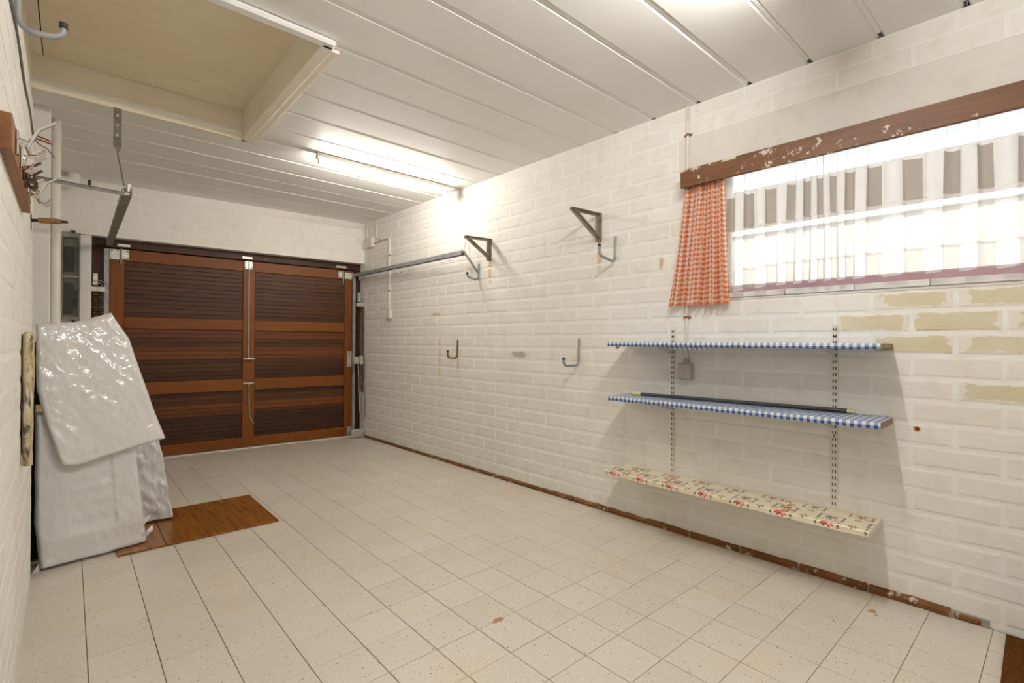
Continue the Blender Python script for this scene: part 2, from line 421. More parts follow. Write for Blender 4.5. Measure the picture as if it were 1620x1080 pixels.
def sheer():
    t = MT('sheer_net', .9); u, v, z = t.sep(t.uv())   # u along cloth (m), v height above hem (m)
    q = ((u+.02)/.17).fr(); tc = q.lt(.45)             # taupe columns
    rA = v.lt(.108); rB = v.gt(.108)*v.lt(.335); rC = v.gt(.335)*v.lt(.52); rD = v.gt(.52)
    op = rA*(tc*.16+.55) + rB*(tc*.26+.40) + rC*(tc*.16+.70) + rD*(tc*.10+.62)
    seam = ((v-.108).abs().lt(.006)).mx((v-.335).abs().lt(.004)).mx((v-.52).abs().lt(.003)).mx(v.lt(.006))
    op = op.mx(seam*.82)
    weave = t.noise(t.map(t.uv(), (90, 500, 1)), 3, 2)*.12-.06
    op = (op+weave).mn(.96)
    c = t.mix(rC*tc, C('ecebe9'), C('a89c90')); c = t.mix(rA*tc*.8, c, C('c6beb4')); c = t.mix(rB*tc*.8, c, C('c4beb8'))  # row B columns also greyed, painting in soft fold shading
    d = t.node('ShaderNodeBsdfDiffuse'); s2 = t.node('ShaderNodeBsdfTranslucent'); tp = t.node('ShaderNodeBsdfTransparent')
    m1 = t.node('ShaderNodeMixShader'); m2 = t.node('ShaderNodeMixShader'); m1.inputs[0].default_value = .5
    L = t.nt.links; L.new(c, d.inputs[0]); L.new(c, s2.inputs[0]); L.new(d.outputs[0], m1.inputs[1]); L.new(s2.outputs[0], m1.inputs[2])
    L.new(op.k, m2.inputs[0]); L.new(tp.outputs[0], m2.inputs[1]); L.new(m1.outputs[0], m2.inputs[2]); L.new(m2.outputs[0], t.out.inputs[0])
    return t.m
M['sheer'] = sheer()
def glass(name, k=.08, tint=(1, 1, 1, 1)):
    t = MT(name); g_ = t.node('ShaderNodeBsdfGlossy'); g_.inputs['Roughness'].default_value = .3
    tp = t.node('ShaderNodeBsdfTransparent'); tp.inputs[0].default_value = tint; m = t.node('ShaderNodeMixShader')
    fr = t.node('ShaderNodeFresnel'); fr.inputs[0].default_value = 1.45
    t.nt.links.new(fr.outputs[0], m.inputs[0]); t.nt.links.new(tp.outputs[0], m.inputs[1]); t.nt.links.new(g_.outputs[0], m.inputs[2])
    t.nt.links.new(m.outputs[0], t.out.inputs[0]); return t.m
M['glass'] = glass('window_glass'); M['box_glass'] = glass('box_glass', tint=(.75, .75, .73, 1))
M['meter_grey'] = MT('meter_grey', .5).col(C('6f7174')).m
def emis(name, c, st):
    t = MT(name); t.b.inputs['Base Color'].default_value = (.9, .9, .9, 1); t.b.inputs['Emission Color'].default_value = c; t.b.inputs['Emission Strength'].default_value = st; return t.m
M['tube_far'] = emis('lit_tube_warm', (1, .95, .88, 1), TUBE*.66)
M['tube_near'] = emis('lit_tube_cool', (1, .975, .95, 1), TUBE*1.25)
M['house_wall'] = var('outside_white_render', 'dedad2', 'e8e5de', 2, .8)
M['house_roof'] = var('outside_roof_tiles', '756a60', '948a80', 9, .9, bump=.8, bscale=14, d=.05, stretch=(1, 1, 3))
M['outside_ground'] = var('outside_paving', 'a9a49a', 'bbb6ab', 2, .9)
M['red_wire'] = MT('red_wire', .5).col(C('7a2a1e')).m
M['grey_wire'] = MT('grey_wire', .5).col(C('6e6a64')).m

# ================================================================== SETTING
TA = math.radians(1.5008)                       # tile / ceiling grid is turned by this against the right wall
UX = Vector((math.cos(TA), -math.sin(TA), 0)); UY = Vector((math.sin(TA), math.cos(TA), 0))
CZ = 2.625                                      # ceiling height
LWA = math.atan(0.02416)                        # left wall direction
def xl(y): return -2.998+.02416*y
BWA = -math.atan(0.081)                         # back wall frame: origin (0,5.845), turned by BWA
BW = Matrix.Translation((0, 5.845, 0)) @ Matrix.Rotation(BWA, 4, 'Z')

# ---- floor: grout bed with single tiles
floor = MB().box((-3.4, -1.3, -.12), (.02, 6.4, -.0025)).build('floor', M['grout'], None, 'beige terrazzo tiled floor of the garage', category='floor', kind='structure')
T0 = Vector((-2.77105, 1.60181, 0)); TS = .2
def tile_pt(i, j): return T0 + UX*(i*TS) + UY*(j*TS)
def in_frame(p, m=60):
    d = p-CAM; z = d.dot(fw)
    if z < .05: return False
    x = 810+785.6*d.dot(r2)/z; y = 540-785.6*d.dot(u2)/z
    return -m < x < 1620+m and -m < y < 1080+m
def tile_mesh(cs):
    """cs: four corner points ccw, local; top bevelled plate"""
    c = sum(cs, Vector())/4; b = [p.copy() for p in cs]; t_ = [p+(c-p).normalized()*.0012 for p in cs]
    m = MB(); vs = [Vector((p.x, p.y, -.006)) for p in b]+[Vector((p.x, p.y, -.0009)) for p in b]+[Vector((p.x, p.y, 0)) for p in t_]
    m.add(vs, [(8, 9, 10, 11)]+[(k+o, (k+1) % 4+o, (k+1) % 4+o+4, k+o+4) for o in (0, 4) for k in range(4)]); return m
GX, GY = .0014, .0009                            # half joints: wider along the depth lines
cells = []
for j in range(-10, 24):
    for i in range(-1, 15):
        cs = [tile_pt(i, j)+UX*GX+UY*GY, tile_pt(i+1, j)-UX*GX+UY*GY, tile_pt(i+1, j+1)-UX*GX-UY*GY, tile_pt(i, j+1)+UX*GX-UY*GY]
        full = True; out = 0; qs = []
        for p in cs:
            q = p.copy(); lim = 5.80-.081*q.x
            if q.x > -.004: q.x = -.004; full = False
            if q.y > lim: q.y = lim; full = False
            if q.y < -1.25: q.y = -1.25; full = False
            qs.append(q)
        w_ = min((qs[1]-qs[0]).length, (qs[2]-qs[3]).length); h_ = min((qs[3]-qs[0]).length, (qs[2]-qs[1]).length)
        if w_ < .012 or h_ < .012: continue
        c = sum(qs, Vector())/4
        cells.append(((c-CAM).length if in_frame(c, 40) else 99+(c-CAM).length, i, j, full, qs, c))
cells.sort(key=lambda e: e[0])
std = [UX*(TS/2-GX)*a+UY*(TS/2-GY)*b for a, b in ((-1, -1), (1, -1), (1, 1), (-1, 1))]
me_tile = tile_mesh(std).mesh('floor_tile'); me_tile.materials.append(M['tile'])
rest = MB()
for k, (dist, i, j, full, qs, c) in enumerate(cells):
    zj = random.uniform(-.0005, .0004)
    if k < 300 and dist < 90:
        if full: link('floor_tile', me_tile, floor, (c.x, c.y, zj))
        else:
            o = tile_mesh([q-c for q in qs]).build('floor_tile', M['tile'], floor); o.location = (c.x, c.y, zj)
    else:
        m = tile_mesh([q-c for q in qs]); rest.add([Vector(v)+c+Vector((0, 0, zj)) for v in m.v], m.f)
rest.build('tile_rows', M['tile'], floor, 'far rows of beige terrazzo tiles', kind='stuff')

# ---- blocks
def block_mesh(L, H, p=.0026, seed=0, bev=.011):
    r = random.Random(seed); m = MB(); j = lambda a: r.uniform(-a, a); vs = []
    ring = ((-1, -1), (1, -1), (1, 1), (-1, 1))
    off = [(j(.0025), j(.002)) for _ in ring]
    for (x, ins) in ((-.003, 0.), (p*.45, .001), (p, bev)):
        for (a, b), (oy, oz) in zip(ring, off): vs.append((x+(j(.0006) if x == p else 0), a*(L/2-ins)+oy, b*(H/2-ins*.8)+oz))
    fs = [(8, 9, 10, 11)]+[(k+o, (k+1) % 4+o, (k+1) % 4+o+4, k+o+4) for o in (0, 4) for k in range(4)]
    return m.add(vs, fs)
BL, BH = .283, .0845
me_block = []
for k in range(6):
    me = block_mesh(BL, BH, seed=k).mesh('block'); me.materials.append(M['block']); me_block.append(me)
def lay(wall, y0, y1, rows, offs, holes, to_local, rotz, limit, worn=None, proud=.003, pitch=.1007, z0=.02, ztop=CZ-.004, far_label=''):
    """courses of blocks on a wall. to_local(y,z)->(x,y,z) of a block centre in wall space"""
    items = []
    for k in rows:
        za = z0+pitch*k; zb = min(za+pitch, ztop)
        n = math.floor((y0-offs[k % 2])/.3)-1
        while True:
            a = offs[k % 2]+.3*n; b = a+.3; n += 1
            if a > y1: break
            segs = [(max(a, y0), min(b, y1))]
            for (h0, h1, g0, g1) in holes:
                if zb > g0+.01 and za < g1-.01:
                    new = []
                    for (p, q) in segs:
                        if q <= h0 or p >= h1: new.append((p, q)); continue
                        if p < h0: new.append((p, h0))
                        if q > h1: new.append((h1, q))
                    segs = new
            for (p, q) in segs:
                if q-p > .04: items.append((k, p, q, za, zb))
    def key(e):
        c = wall.matrix_basis @ Vector(to_local((e[1]+e[2])/2, (e[3]+e[4])/2)); d = (c-CAM).length
        return d if in_frame(c, 80) else d+50
    items.sort(key=key); far = MB(); nb = 0
    for idx, (k, p, q, za, zb) in enumerate(items):
        loc = to_local((p+q)/2, (za+zb)/2); fullb = abs(q-p-.3) < .001 and abs(zb-za-pitch) < .001
        wn = worn and worn((p+q)/2, (za+zb)/2)
        if idx < limit:
            if fullb: me = me_block[random.randrange(6)]
            else:
                me = block_mesh(q-p-.017, zb-za-.016, seed=idx).mesh('block'); me.materials.append(M['block'])
            o = link('block', me, wall, loc, rotz)
            if proud != .003: o.scale.x = proud/.003
            if wn: o.material_slots[0].link = 'OBJECT'; o.material_slots[0].material = M['block_worn']
        else:
            m = block_mesh(q-p-.017, zb-za-.016, seed=idx); R = Matrix.Translation(loc) @ Matrix.Rotation(rotz, 4, 'Z')
            far.add([R @ Vector(v) for v in m.v], m.f)
    if far.v: far.build('block_courses', M['block'], wall, far_label or 'far courses of white painted blocks', kind='stuff')

# ---- right wall with the window opening
WY0, WY1, WZ0, WZ1 = -.62, 1.30, 1.467, 2.23
m = MB().box((0, -1.3, -.1), (.2, 6.2, 1.436)).box((0, WY1, 1.436), (.2, 6.2, CZ)).box((0, -1.3, 1.436), (.2, WY0, CZ)).box((0, WY0, WZ1), (.2, WY1, CZ))
wall_right = m.build('wall_right', M['mortar'], None, 'white painted block wall with the curtained window', category='wall', kind='structure')
MB().box((-.0035, -1.2, 2.232), (.01, 1.545, 2.437), .004).build('lintel', M['plaster'], wall_right, 'smooth concrete lintel above the window')
MB().box((-.003, -1.2, 1.425), (.01, 1.30, 1.437)).build('mortar_band', M['plaster'], wall_right)
worn_set = {(k, i): 1 for k in (10, 12) for i in (0, 1)}
def is_worn(y, z):
    k = int((z-.02)/.1007)
    if y > .62: return False
    return k in (13, 12, 11) and (y < .58) or (k == 10 and y < .3 and False) or (k == 9 and y < .3)
lay(wall_right, -1.25, 5.82, range(0, 26), (.10, .25), [(-2, 1.545, 2.225, 2.44), (-2, 1.30, 1.425, 2.24)], lambda y, z: (0, y, z), PI, 300, is_worn, far_label='far courses of white painted blocks on the window wall')

# ---- left wall: thick lower part, set back above 2.3, ends at y 3.38
wl = MB().box((-.25, -1.3, -.1), (0, 3.38, 2.30)).box((-.25, -1.3, 2.30), (-.062, 6.2, CZ)).box((-.45, 3.30, -.1), (-.25, 6.2, CZ))
wall_left = wl.build('wall_left', M['mortar'], None, 'rough white painted wall with the coat rack', category='wall', kind='structure')
wall_left.location = (-2.998, 0, 0); wall_left.rotation_euler = (0, 0, -LWA)
lay(wall_left, .6, 3.375, range(0, 23), (.06, .21), [], lambda y, z: (0, y, z), 0, 300, None, .0022, ztop=2.297)
# pier in the far left corner
MB().box((-3.25, 4.25, 0), (-2.848, 6.2, CZ), .006).build('wall_pier', M['smooth_white'], None, 'smooth white pier in the far left corner', category='wall', kind='structure')

# ---- back wall above and beside the garage door
wb = MB().box((-3.4, -.13, 2.128), (.14, .25, CZ)).box((-3.4, -.10, -.1), (-2.565, .25, 2.128))
wall_back = wb.build('wall_back', M['smooth_white'], None, 'white wall above and beside the wooden garage door', category='wall', kind='structure')
wall_back.matrix_world = BW
lay(wall_back, -2.9, -.02, range(21, 26), (.05, .2), [], lambda y, z: (y, -.13, z), -PI/2, 300, None, .0014, z0=.035, ztop=CZ-.006)
MB().box((-3.4, -1.5, -.1), (.2, -1.3, CZ)).build('wall_front', M['mortar'], None, 'plain white wall behind the camera', category='wall', kind='structure')

# ---- ceiling: dark void slab, planks and joints
CR = Matrix.Rotation(-TA, 4, 'Z')
slab = MB().box((-3.6, -1.6, CZ+.30), (.4, 6.8, CZ+.36)).box((-3.6, -1.6, CZ+.1), (-3.5, 6.8, CZ+.3)).box((.3, -1.6, CZ+.1), (.4, 6.8, CZ+.3)).box((-3.5, -1.6, CZ+.1), (.3, -1.5, CZ+.3)).box((-3.5, 6.7, CZ+.1), (.3, 6.8, CZ+.3))
ceiling = slab.build('ceiling', M['slab'], None, 'white painted ceiling of wide planks', category='ceiling', kind='structure')
ceiling.rotation_euler = (0, 0, -TA)
def plank_mesh(a0, a1, w=.3):
    h = w/2-.009; ch = .010; cd = .009
    prof = [(-h, .12), (-h, cd), (-h+ch, 0), (h-ch, 0), (h, cd), (h, .12)]
    return MB().prism([(a0, b, z) for b, z in prof], (a1-a0, 0, 0))
me_full = plank_mesh(-3.2, .12).mesh('ceiling_plank'); me_full.materials.append(M['plank'])
me_short = plank_mesh(-1.95, .12).mesh('ceiling_plank'); me_short.materials.append(M['plank'])
me_j = MB().prism([(-3.2, -.010, .006), (-3.2, -.005, .0035), (-3.2, .005, .0035), (-3.2, .010, .006), (-3.2, .010, .03), (-3.2, -.010, .03)], (3.145, 0, 0)).mesh('joint_strip'); me_j.materials.append(M['ceil_mortar'])
me_js = MB().prism([(-1.95, -.010, .006), (-1.95, -.005, .0035), (-1.95, .005, .0035), (-1.95, .010, .006), (-1.95, .010, .03), (-1.95, -.010, .03)], (1.895, 0, 0)).mesh('joint_strip'); me_js.materials.append(M['ceil_mortar'])
for k in range(-5, 21):
    b = .22+.3*k; sh = 7 <= k <= 11
    link('ceiling_plank', me_short if sh else me_full, ceiling, (0, b+.15, CZ+random.uniform(-.0015, .0015)))
    link('joint_strip', me_js if 8 <= k <= 11 else me_j, ceiling, (0, b, CZ))

# ---- ceiling hatch
hatch = thing('ceiling_hatch', 'cream painted plywood hatch recessed in the ceiling', 'hatch', (0, 0, 0), -TA, kind='structure')
HB0, HB1, HA0, HA1, HZ = 2.33, 3.815, -3.035, -1.965, 2.79
MB().box((-2.985, HB0-.02, HZ), (HA1+.01, HB1-.004, HZ+.02)).build('hatch_panel', M['ply'], hatch, 'plain plywood hatch panel')
MB().box((-3.10, HB0-.02, HZ-.004), (-2.99, HB1-.004, HZ+.02)).build('edge_strip', M['cream'], hatch)
MB().box((HA0-.06, HB1, CZ-.022), (HA1, HB1+.022, HZ+.03)).build('lining_board', M['cream'], hatch)
MB().box((HA1, HB0-.03, CZ-.022), (HA1+.022, HB1+.022, HZ+.03)).build('lining_board', M['cream'], hatch)
MB().box((HA0-.06, HB0-.022, CZ-.022), (HA1, HB0, HZ+.03)).build('lining_board', M['cream'], hatch)
MB().box((-3.06, HB0, CZ-.26), (-3.035, HB1, HZ+.03)).build('lining_board', M['cream'], hatch)
MB().box((HA0-.02, HB1-.002, CZ-.032), (HA1+.03, HB1+.03, CZ-.004), .004).build('trim_board', M['cream'], hatch)
MB().box((HA1-.004, HB0-.03, CZ-.032), (HA1+.052, HB1+.05, CZ-.004), .005).build('trim_board', M['cream'], hatch)
MB().box((HA1+.054, HB0+.02, CZ-.021), (HA1+.096, HB1+.035, CZ-.003), .003).build('trim_board', M['cream'], hatch)
MB().box((-3.0, HB0-.062, CZ-.032), (HA1+.052, HB0+.004, CZ-.004), .012).build('trim_board', M['plank'], hatch)

# ---- terracotta skirting along the right wall
sk = MB().box((-.009, .14, 0), (.003, 5.75, .03)).build('baseboard_right', M['skirt_mortar'], None, 'worn terracotta skirting strip along the window wall', category='skirting', kind='structure')
for k in range(19):
    y0 = .262+.3*k-(.0 if k else .0); y1 = min(y0+.288, 5.74)
    for (ya, yb) in ((y0, y1),):
        r_ = random.Random(k); n = 7; mm = MB()
        def prof(t):
            h = .036+.006*noise.noise(Vector((k*3.1, t*4, 0)))-.010*min(1, k/12); d = .020+.003*noise.noise(Vector((k, t*5, 7)))
            return [(.002, 0), (-d, 0), (-d-.001, h*.55), (-d*.72, h*.88), (-d*.2, h), (.002, h)]
        rings = [prof(t/n) for t in range(n+1)]; pn = 6
        vs = [(x, ya+(yb-ya)*t/n, z+.001) for t, rg in enumerate(rings) for x, z in rg]
        fs = [(t*pn+q, t*pn+(q+1) % pn, (t+1)*pn+(q+1) % pn, (t+1)*pn+q) for t in range(n) for q in range(pn)]
        fs += [tuple(range(pn-1, -1, -1)), tuple(n*pn+q for q in range(pn))]
        mm.add(vs, fs).build('skirting_tile', M['terracotta'], sk)
MB().box((-.016, .165, .001), (.002, .25, .026), .006).build('skirting_tile', M['terracotta'], sk, 'broken end piece of the skirting')

# ---- window
win = thing('window_1', 'long high window with pink lower frame behind net curtain', 'window', (0, 0, WZ0), kind='structure')
h = WZ1-WZ0
MB().box((.035, WY0, .0), (.10, WY1, .045), .004).build('bottom_rail', M['pink'], win, 'pink painted lower frame rail')
MB().box((.035, WY0, h-.03), (.10, WY1, h), .004).build('top_rail', M['white_frame'], win)
for y in (WY0, WY1-.05):
    MB().box((.035, y, .045), (.10, y+.05, h-.03), .004).build('frame_post', M['white_frame'], win)
for (a, b) in ((WY0+.05, WY1-.05),):
    MB().box((.062, a, .045), (.068, b, h-.03)).build('pane', M['glass'], win)
sl = thing('trim_1', 'white tiled window sill below the pink frame', 'sill', (0, 0, 0), kind='structure')
ys = [WY0, -.25, .045, .335, .62, .93, 1.26]
for a, b in zip(ys[:-1], ys[1:]):
    MB().box((-.010, a+.001, 1.438), (.036, b-.001, 1.468), .003).build('sill_tile', M['sill'], sl)

# ================================================================== GARAGE DOOR (back-wall frame: x along, y outward)
FR = thing('trim_2', 'dark brown wooden frame around the garage door', 'door frame', kind='structure'); FR.matrix_world = BW
MB().box((-2.563, -.02, 0), (-2.447, .10, 2.05), .004).build('frame_post', M['frame_wood'], FR)
MB().box((-.066, -.02, 0), (.052, .10, 2.05), .004).build('frame_post', M['frame_wood'], FR)
MB().box((-2.563, -.02, 2.05), (.052, .10, 2.20), .004).build('frame_head', M['frame_wood'], FR)
MB().box((-2.45, -.045, -.002), (-.06, .06, .006)).build('foot_strip', M['sill'], FR, 'thin white strip under the door')  # plain white strip along the foot of the leaf
D = thing('door_1', 'varnished brown wooden panelled garage door', 'garage door', kind='structure'); D.matrix_world = BW
ST = [(-2.442, -2.325), (-1.305, -1.188), (-.190, -.072)]
for a, b in ST: MB().box((a, 0, .008), (b, .045, 2.043), .004).build('stile', M['stile_wood'], D)
RZ = [(.008, .119), (.631, .757), (1.283, 1.397), (1.932, 2.043)]
for (a, b) in ((ST[0][1], ST[1][0]), (ST[1][1], ST[2][0])):
    for z0, z1 in RZ: MB().box((a, .001, z0), (b, .044, z1), .003).build('rail', M['rail_wood'], D)
NBD = 12
for pi, (z0, z1) in enumerate(((.119, .631), (.757, 1.283), (1.397, 1.932))):
    hb = (z1-z0)/NBD
    for (a, b) in ((ST[0][1], ST[1][0]), (ST[1][1], ST[2][0])):
        mm = MB(); c = .0022; hh = hb/2-.0004
        prof = [(.036, -hh), (.019+c, -hh), (.019, -hh+c), (.019, hh-c), (.019+c, hh), (.036, hh)]
        me = mm.prism([(a-.003, y, z) for y, z in prof], (b-a+.006, 0, 0)).mesh('board')
        for k in range(NBD):
            kk = NBD-1-k
            if pi == 2: mt = 'board_dark'
            elif pi == 1: mt = {0: 'board_mid', 1: 'board_mid', 4: 'board_mid', 5: 'board_mid', 6: 'board_mid', 10: 'board_deep', 11: 'board_deep'}.get(kk, 'board_dark')
            else: mt = {2: 'board_dark', 3: 'board_mid', 4: 'board_mid', 5: 'board_dark', 0: 'board_deep', 1: 'board_dark'}.get(kk, 'board_deep')
            if not me.materials: me.materials.append(M['board_dark'])
            o = link('board', me, D, (0, 0, z0+hb*(k+.5))); o.material_slots[0].link = 'OBJECT'; o.material_slots[0].material = M[mt]
MB().box((-2.50, .046, .02), (-.03, .056, 2.12)).build('backing', M['board_deep'], D)  # unseen sheet, reaches above the leaf to block daylight leaks
def plate(x0, x1, z0, z1, y=-.004, nm='hinge_plate', par=None, screws=()):
    o = MB().box((x0, y, z0), (x1, .001, z1), .0015).build(nm, M['zinc'], par or D)
    for (sx, sz) in screws: MB().tube([(sx, y-.003, sz), (sx, y+.001, sz)], .006, 8).build('screw', M['screw'], o)
    return o
plate(-2.436, -2.36, 1.94, 2.035, screws=((-2.42, 1.955), (-2.42, 2.02), (-2.375, 2.02)))
plate(-2.345, -2.29, 1.945, 2.04, screws=((-2.30, 1.96), (-2.30, 2.025)))
MB().tube([(-2.352, -.012, 1.90), (-2.352, -.012, 2.045)], .008, 8).build('hinge_pin', M['galv'], D)
plate(-.268, -.205, 1.945, 2.025, screws=((-.25, 1.96), (-.25, 2.01)))
plate(-.19, -.085, 1.94, 2.02, screws=((-.10, 1.95), (-.10, 2.01)))
MB().tube([(-.213, -.012, 1.87), (-.213, -.012, 2.03)], .008, 8).build('hinge_pin', M['galv'], D)
plate(-.155, -.095, .86, 1.05, screws=((-.125, .88), (-.125, 1.03)))
plate(-.15, -.075, .02, .12, screws=((-.13, .04), (-.13, .10)))
plate(-1.29, -1.215, 1.955, 2.04, -.010, 'lock_keeper', screws=((-1.28, 1.97), (-1.225, 1.97), (-1.28, 2.025)))
MB().box((-1.255, -.016, 1.94), (-1.243, -.004, 2.07), .002).box((-1.254, -.012, .98), (-1.243, -.006, 1.94), .001).build('lock_rod', M['galv'], D, 'long steel lock rod on the middle stile')
MB().tube([(-1.249, -.006, .975), (-1.249, -.04, .975)], .014, 10).tube([(-1.305, -.04, .972), (-1.275, -.045, .975), (-1.22, -.045, .975), (-1.19, -.04, .972)], [.009, .012, .012, .009], 10).build('door_handle', M['zinc'], D, 'white metal T handle')
MB().box((-1.30, -.012, .700), (-1.19, -.002, .715), .002).tube([(-1.245, -.002, .70), (-1.245, -.02, .70)], .009, 8).build('lock_bar', M['zinc'], D)
MB().bar((-1.245, -.014, .70), (-1.238, -.014, .34), .012, .004, (0, 1, 0)).bar((-1.238, -.016, .34), (-1.195, -.020, .26), .012, .004, (0, 1, 0)).build('loose_lever', M['galv_dark'], D, 'loose steel lever hanging below the handle')
for x in (-2.33, -1.27): MB().box((x-.05, -.028, 2.062), (x+.05, -.019, 2.088), .002).build('roller_latch', M['zinc'], FR)
MB().box((-.30, -.026, 2.066), (-.18, -.019, 2.09), .002).build('roller_latch', M['zinc'], FR)
MB().box((-1.115, -.03, 2.055), (-1.085, -.019, 2.10), .003).build('wood_stop', M['rail_wood'], FR)

# ---- vertical guide + overhead track each side
def chan(mb, a, b, wd, dp, th=.003, up=(0, 0, 1)):
    a = Vector(a); b = Vector(b); t = (b-a).normalized(); u = Vector(up); u = (u-t*u.dot(t)).normalized(); q = t.cross(u)
    mb.bar(a, b, wd, th, u)
    for s_ in (-1, 1): mb.bar(a+q*s_*wd/2+u*dp/2, b+q*s_*wd/2+u*dp/2, th, dp, u)
def bwp(x, y, z): return BW @ Vector((x, y, z))
tr = thing('door_track', 'galvanised overhead door track ending on a strap by the right wall', 'door track', bwp(-.055, -.06, 0), group='garage door tracks')
o0 = tr.location
e = Vector((-.16, 3.522, 1.985)); b_ = bwp(-.075, -.04, 2.005)
mm = MB(); chan(mm, b_-o0, e-o0, .042, .036, .003, (0, 0, -1)); mm.build('overhead_rail', M['galv'], tr)
mm = MB(); chan(mm, bwp(-.085, -.045, .01)-o0, bwp(-.085, -.045, 1.99)-o0, .030, .026, .003, BW.to_3x3() @ Vector((0, 1, 0))); mm.build('guide_rail', M['galv'], tr)
MB().bar(e-o0, Vector((-.004, 3.50, 1.80))-o0, .022, .003, (0, 1, 0)).build('brace_strap', M['galv'], tr)
MB().bar(e-o0+Vector((0, -.01, .01)), Vector((-.004, 3.66, 2.20))-o0, .010, .004, (0, 1, 0)).bar(Vector((-.004, 3.66, 2.24))-o0, Vector((-.004, 3.60, 1.78))-o0, .014, .003, (1, 0, 0)).build('hanger_strap', M['white_pl'], tr)
MB().box(bwp(-.02, -.03, 1.93)-o0, bwp(.01, -.02, 2.0)-o0).build('end_plate', M['zinc'], tr)
tl = thing('door_track', 'dull steel overhead door track hung from the hatch by a perforated strap', 'door track', bwp(-2.45, -.06, 0), group='garage door tracks')
o0 = tl.location
e = Vector((-2.537, 3.53, 1.99)); b_ = bwp(-2.44, -.05, 2.055)
mm = MB(); chan(mm, b_-o0, e-o0, .042, .036, .003, (0, 0, 1)); mm.build('overhead_rail', M['galv_dark'], tl)
mm = MB(); chan(mm, bwp(-2.458, -.045, .01)-o0, bwp(-2.458, -.045, 2.03)-o0, .034, .026, .003, BW.to_3x3() @ Vector((0, 1, 0))); mm.build('guide_rail', M['galv'], tl)
# perforated strap: a plate with three square holes, twisting into an edge-on bar
top = Vector((-2.552, 3.885, 2.60)); mid = Vector((-2.562, 3.77, 2.33)); bot = Vector((-2.545, 3.555, 2.02))
mm = MB(); W_ = .040
ax = (mid-top); L_ = ax.length; ax.normalize(); sx_ = Vector((1, 0, 0)); nx = ax.cross(sx_).normalized()
def P_(s_, a, n_): return top+ax*s_+sx_*a+nx*n_-o0
cuts = [0, .05, .075, .125, .15, .20, .225, L_]
for i in range(len(cuts)-1):
    hole = i in (1, 3, 5)
    for (a0, a1) in (((-W_/2, -.006), (.006, W_/2)) if hole else ((-W_/2, W_/2),)):
        vs = [P_(cuts[i], a0, -.001), P_(cuts[i], a1, -.001), P_(cuts[i+1], a1, -.001), P_(cuts[i+1], a0, -.001), P_(cuts[i], a0, .001), P_(cuts[i], a1, .001), P_(cuts[i+1], a1, .001), P_(cuts[i+1], a0, .001)]
        mm.add(vs, [(0, 3, 2, 1), (4, 5, 6, 7), (0, 1, 5, 4), (1, 2, 6, 5), (2, 3, 7, 6), (3, 0, 4, 7)])
mm.grid(lambda u, v: P_(L_+v*.05, 0, 0)+Vector(((u-.5)*W_*math.cos(v*1.5), (u-.5)*W_*math.sin(v*1.5), 0)), 2, 5, smooth=False)
mm.bar(P_(L_+.045, 0, 0), bot-o0, .003, .03, (0, 1, 0))
mm.build('perforated_strap', M['galv_dark'], tl, 'grey perforated hanging strap')
MB().bar(e-o0+Vector((-.01, 0, .012)), Vector((-2.905, 3.46, 1.995))-o0, .020, .004, (0, 0, 1)).bar(e-o0+Vector((-.01, 0, .004)), Vector((-2.905, 3.46, 1.987))-o0, .003, .018, (0, 0, 1)).build('brace_bar', M['galv_dark'], tl, 'thin steel brace to the left wall')
MB().tube([e-o0+Vector((-.02, .01, .045)), e-o0+Vector((.025, .01, .045))], .007, 8).tube([e-o0+Vector((.005, .01, .02)), e-o0+Vector((.005, .01, .065))], .012, 8).build('bolt', M['zinc'], tl)
MB().tube([(-2.70-o0.x, 3.50-o0.y, 2.0), (-2.70-o0.x, 3.50-o0.y, 2.03)], .008, 6).build('bolt', M['screw'], tl)

# ---- counterbalance springs
def spring_unit(x, label, ztop, zbot, mat, yy=-.05):
    t = thing('door_spring', label, 'door spring', bwp(x, yy, 0), BWA, 'garage door springs')
    for dx in (-.022, .022):
        turns = int((ztop-zbot)/.0235); pts = []
        for i in range(turns*7+1):
            a = 2*PI*i/7; pts.append((dx+.019*math.cos(a), .019*math.sin(a)-.004, zbot+(ztop-zbot)*i/(turns*7)))
        MB().tube(pts, .0042, 5).build('coil', mat, t)
    MB().box((-.058, -.028, ztop), (.052, .02, ztop+.045), .004).tube([(-.035, -.03, ztop+.02), (-.035, -.02, ztop+.02)], .009, 8).tube([(.03, -.03, ztop+.02), (.03, -.02, ztop+.02)], .009, 8).build('top_bracket', M['zinc'], t)
    MB().tube(arc((0, 0, ztop+.06), .045, .1, PI-.1, 8), .004, 6).tube(arc((0, 0, ztop+.05), .03, .1, PI-.1, 8), .003, 6).build('cable_loop', M['galv'], t)
    MB().box((-.04, .0, ztop+.06), (-.005, .012, ztop+.17), .002).build('anchor_plate', M['zinc'], t)
    return t
spring_unit(-.030, 'rust brown coil spring pair between track and right wall', 1.60, .55, M['coil_brown'], -.12)
spring_unit(-2.515, 'dark coil spring pair beside the meter box', 1.62, .45, M['rust'])
cr = thing('spring_lever', 'zinc lever clamp with long steel rods beside the right spring', 'door lever', bwp(-.075, -.19, 0), BWA)
MB().box((-.07, -.012, .90), (.055, .012, .985), .006).tube([(.02, -.02, .90), (.02, -.02, 1.0)], .028, 10).build('clamp', M['zinc'], cr)
MB().tube([(.075, 0, .94), (.078, 0, .6), (.08, 0, .30), (.06, 0, .22)], .009, 8).build('rod', M['galv'], cr)
MB().tube([(-.01, 0, .90), (0, 0, .5), (.01, 0, .32), (.04, 0, .255)], .006, 8).build('rod', M['zinc'], cr)
MB().tube([(.045, -.005, .52), (.045, -.005, .27)], .018, 10).tube([(.045, -.005, .27), (.04, -.005, .20)], .010, 8).build('damper_sleeve', M['galv'], cr)
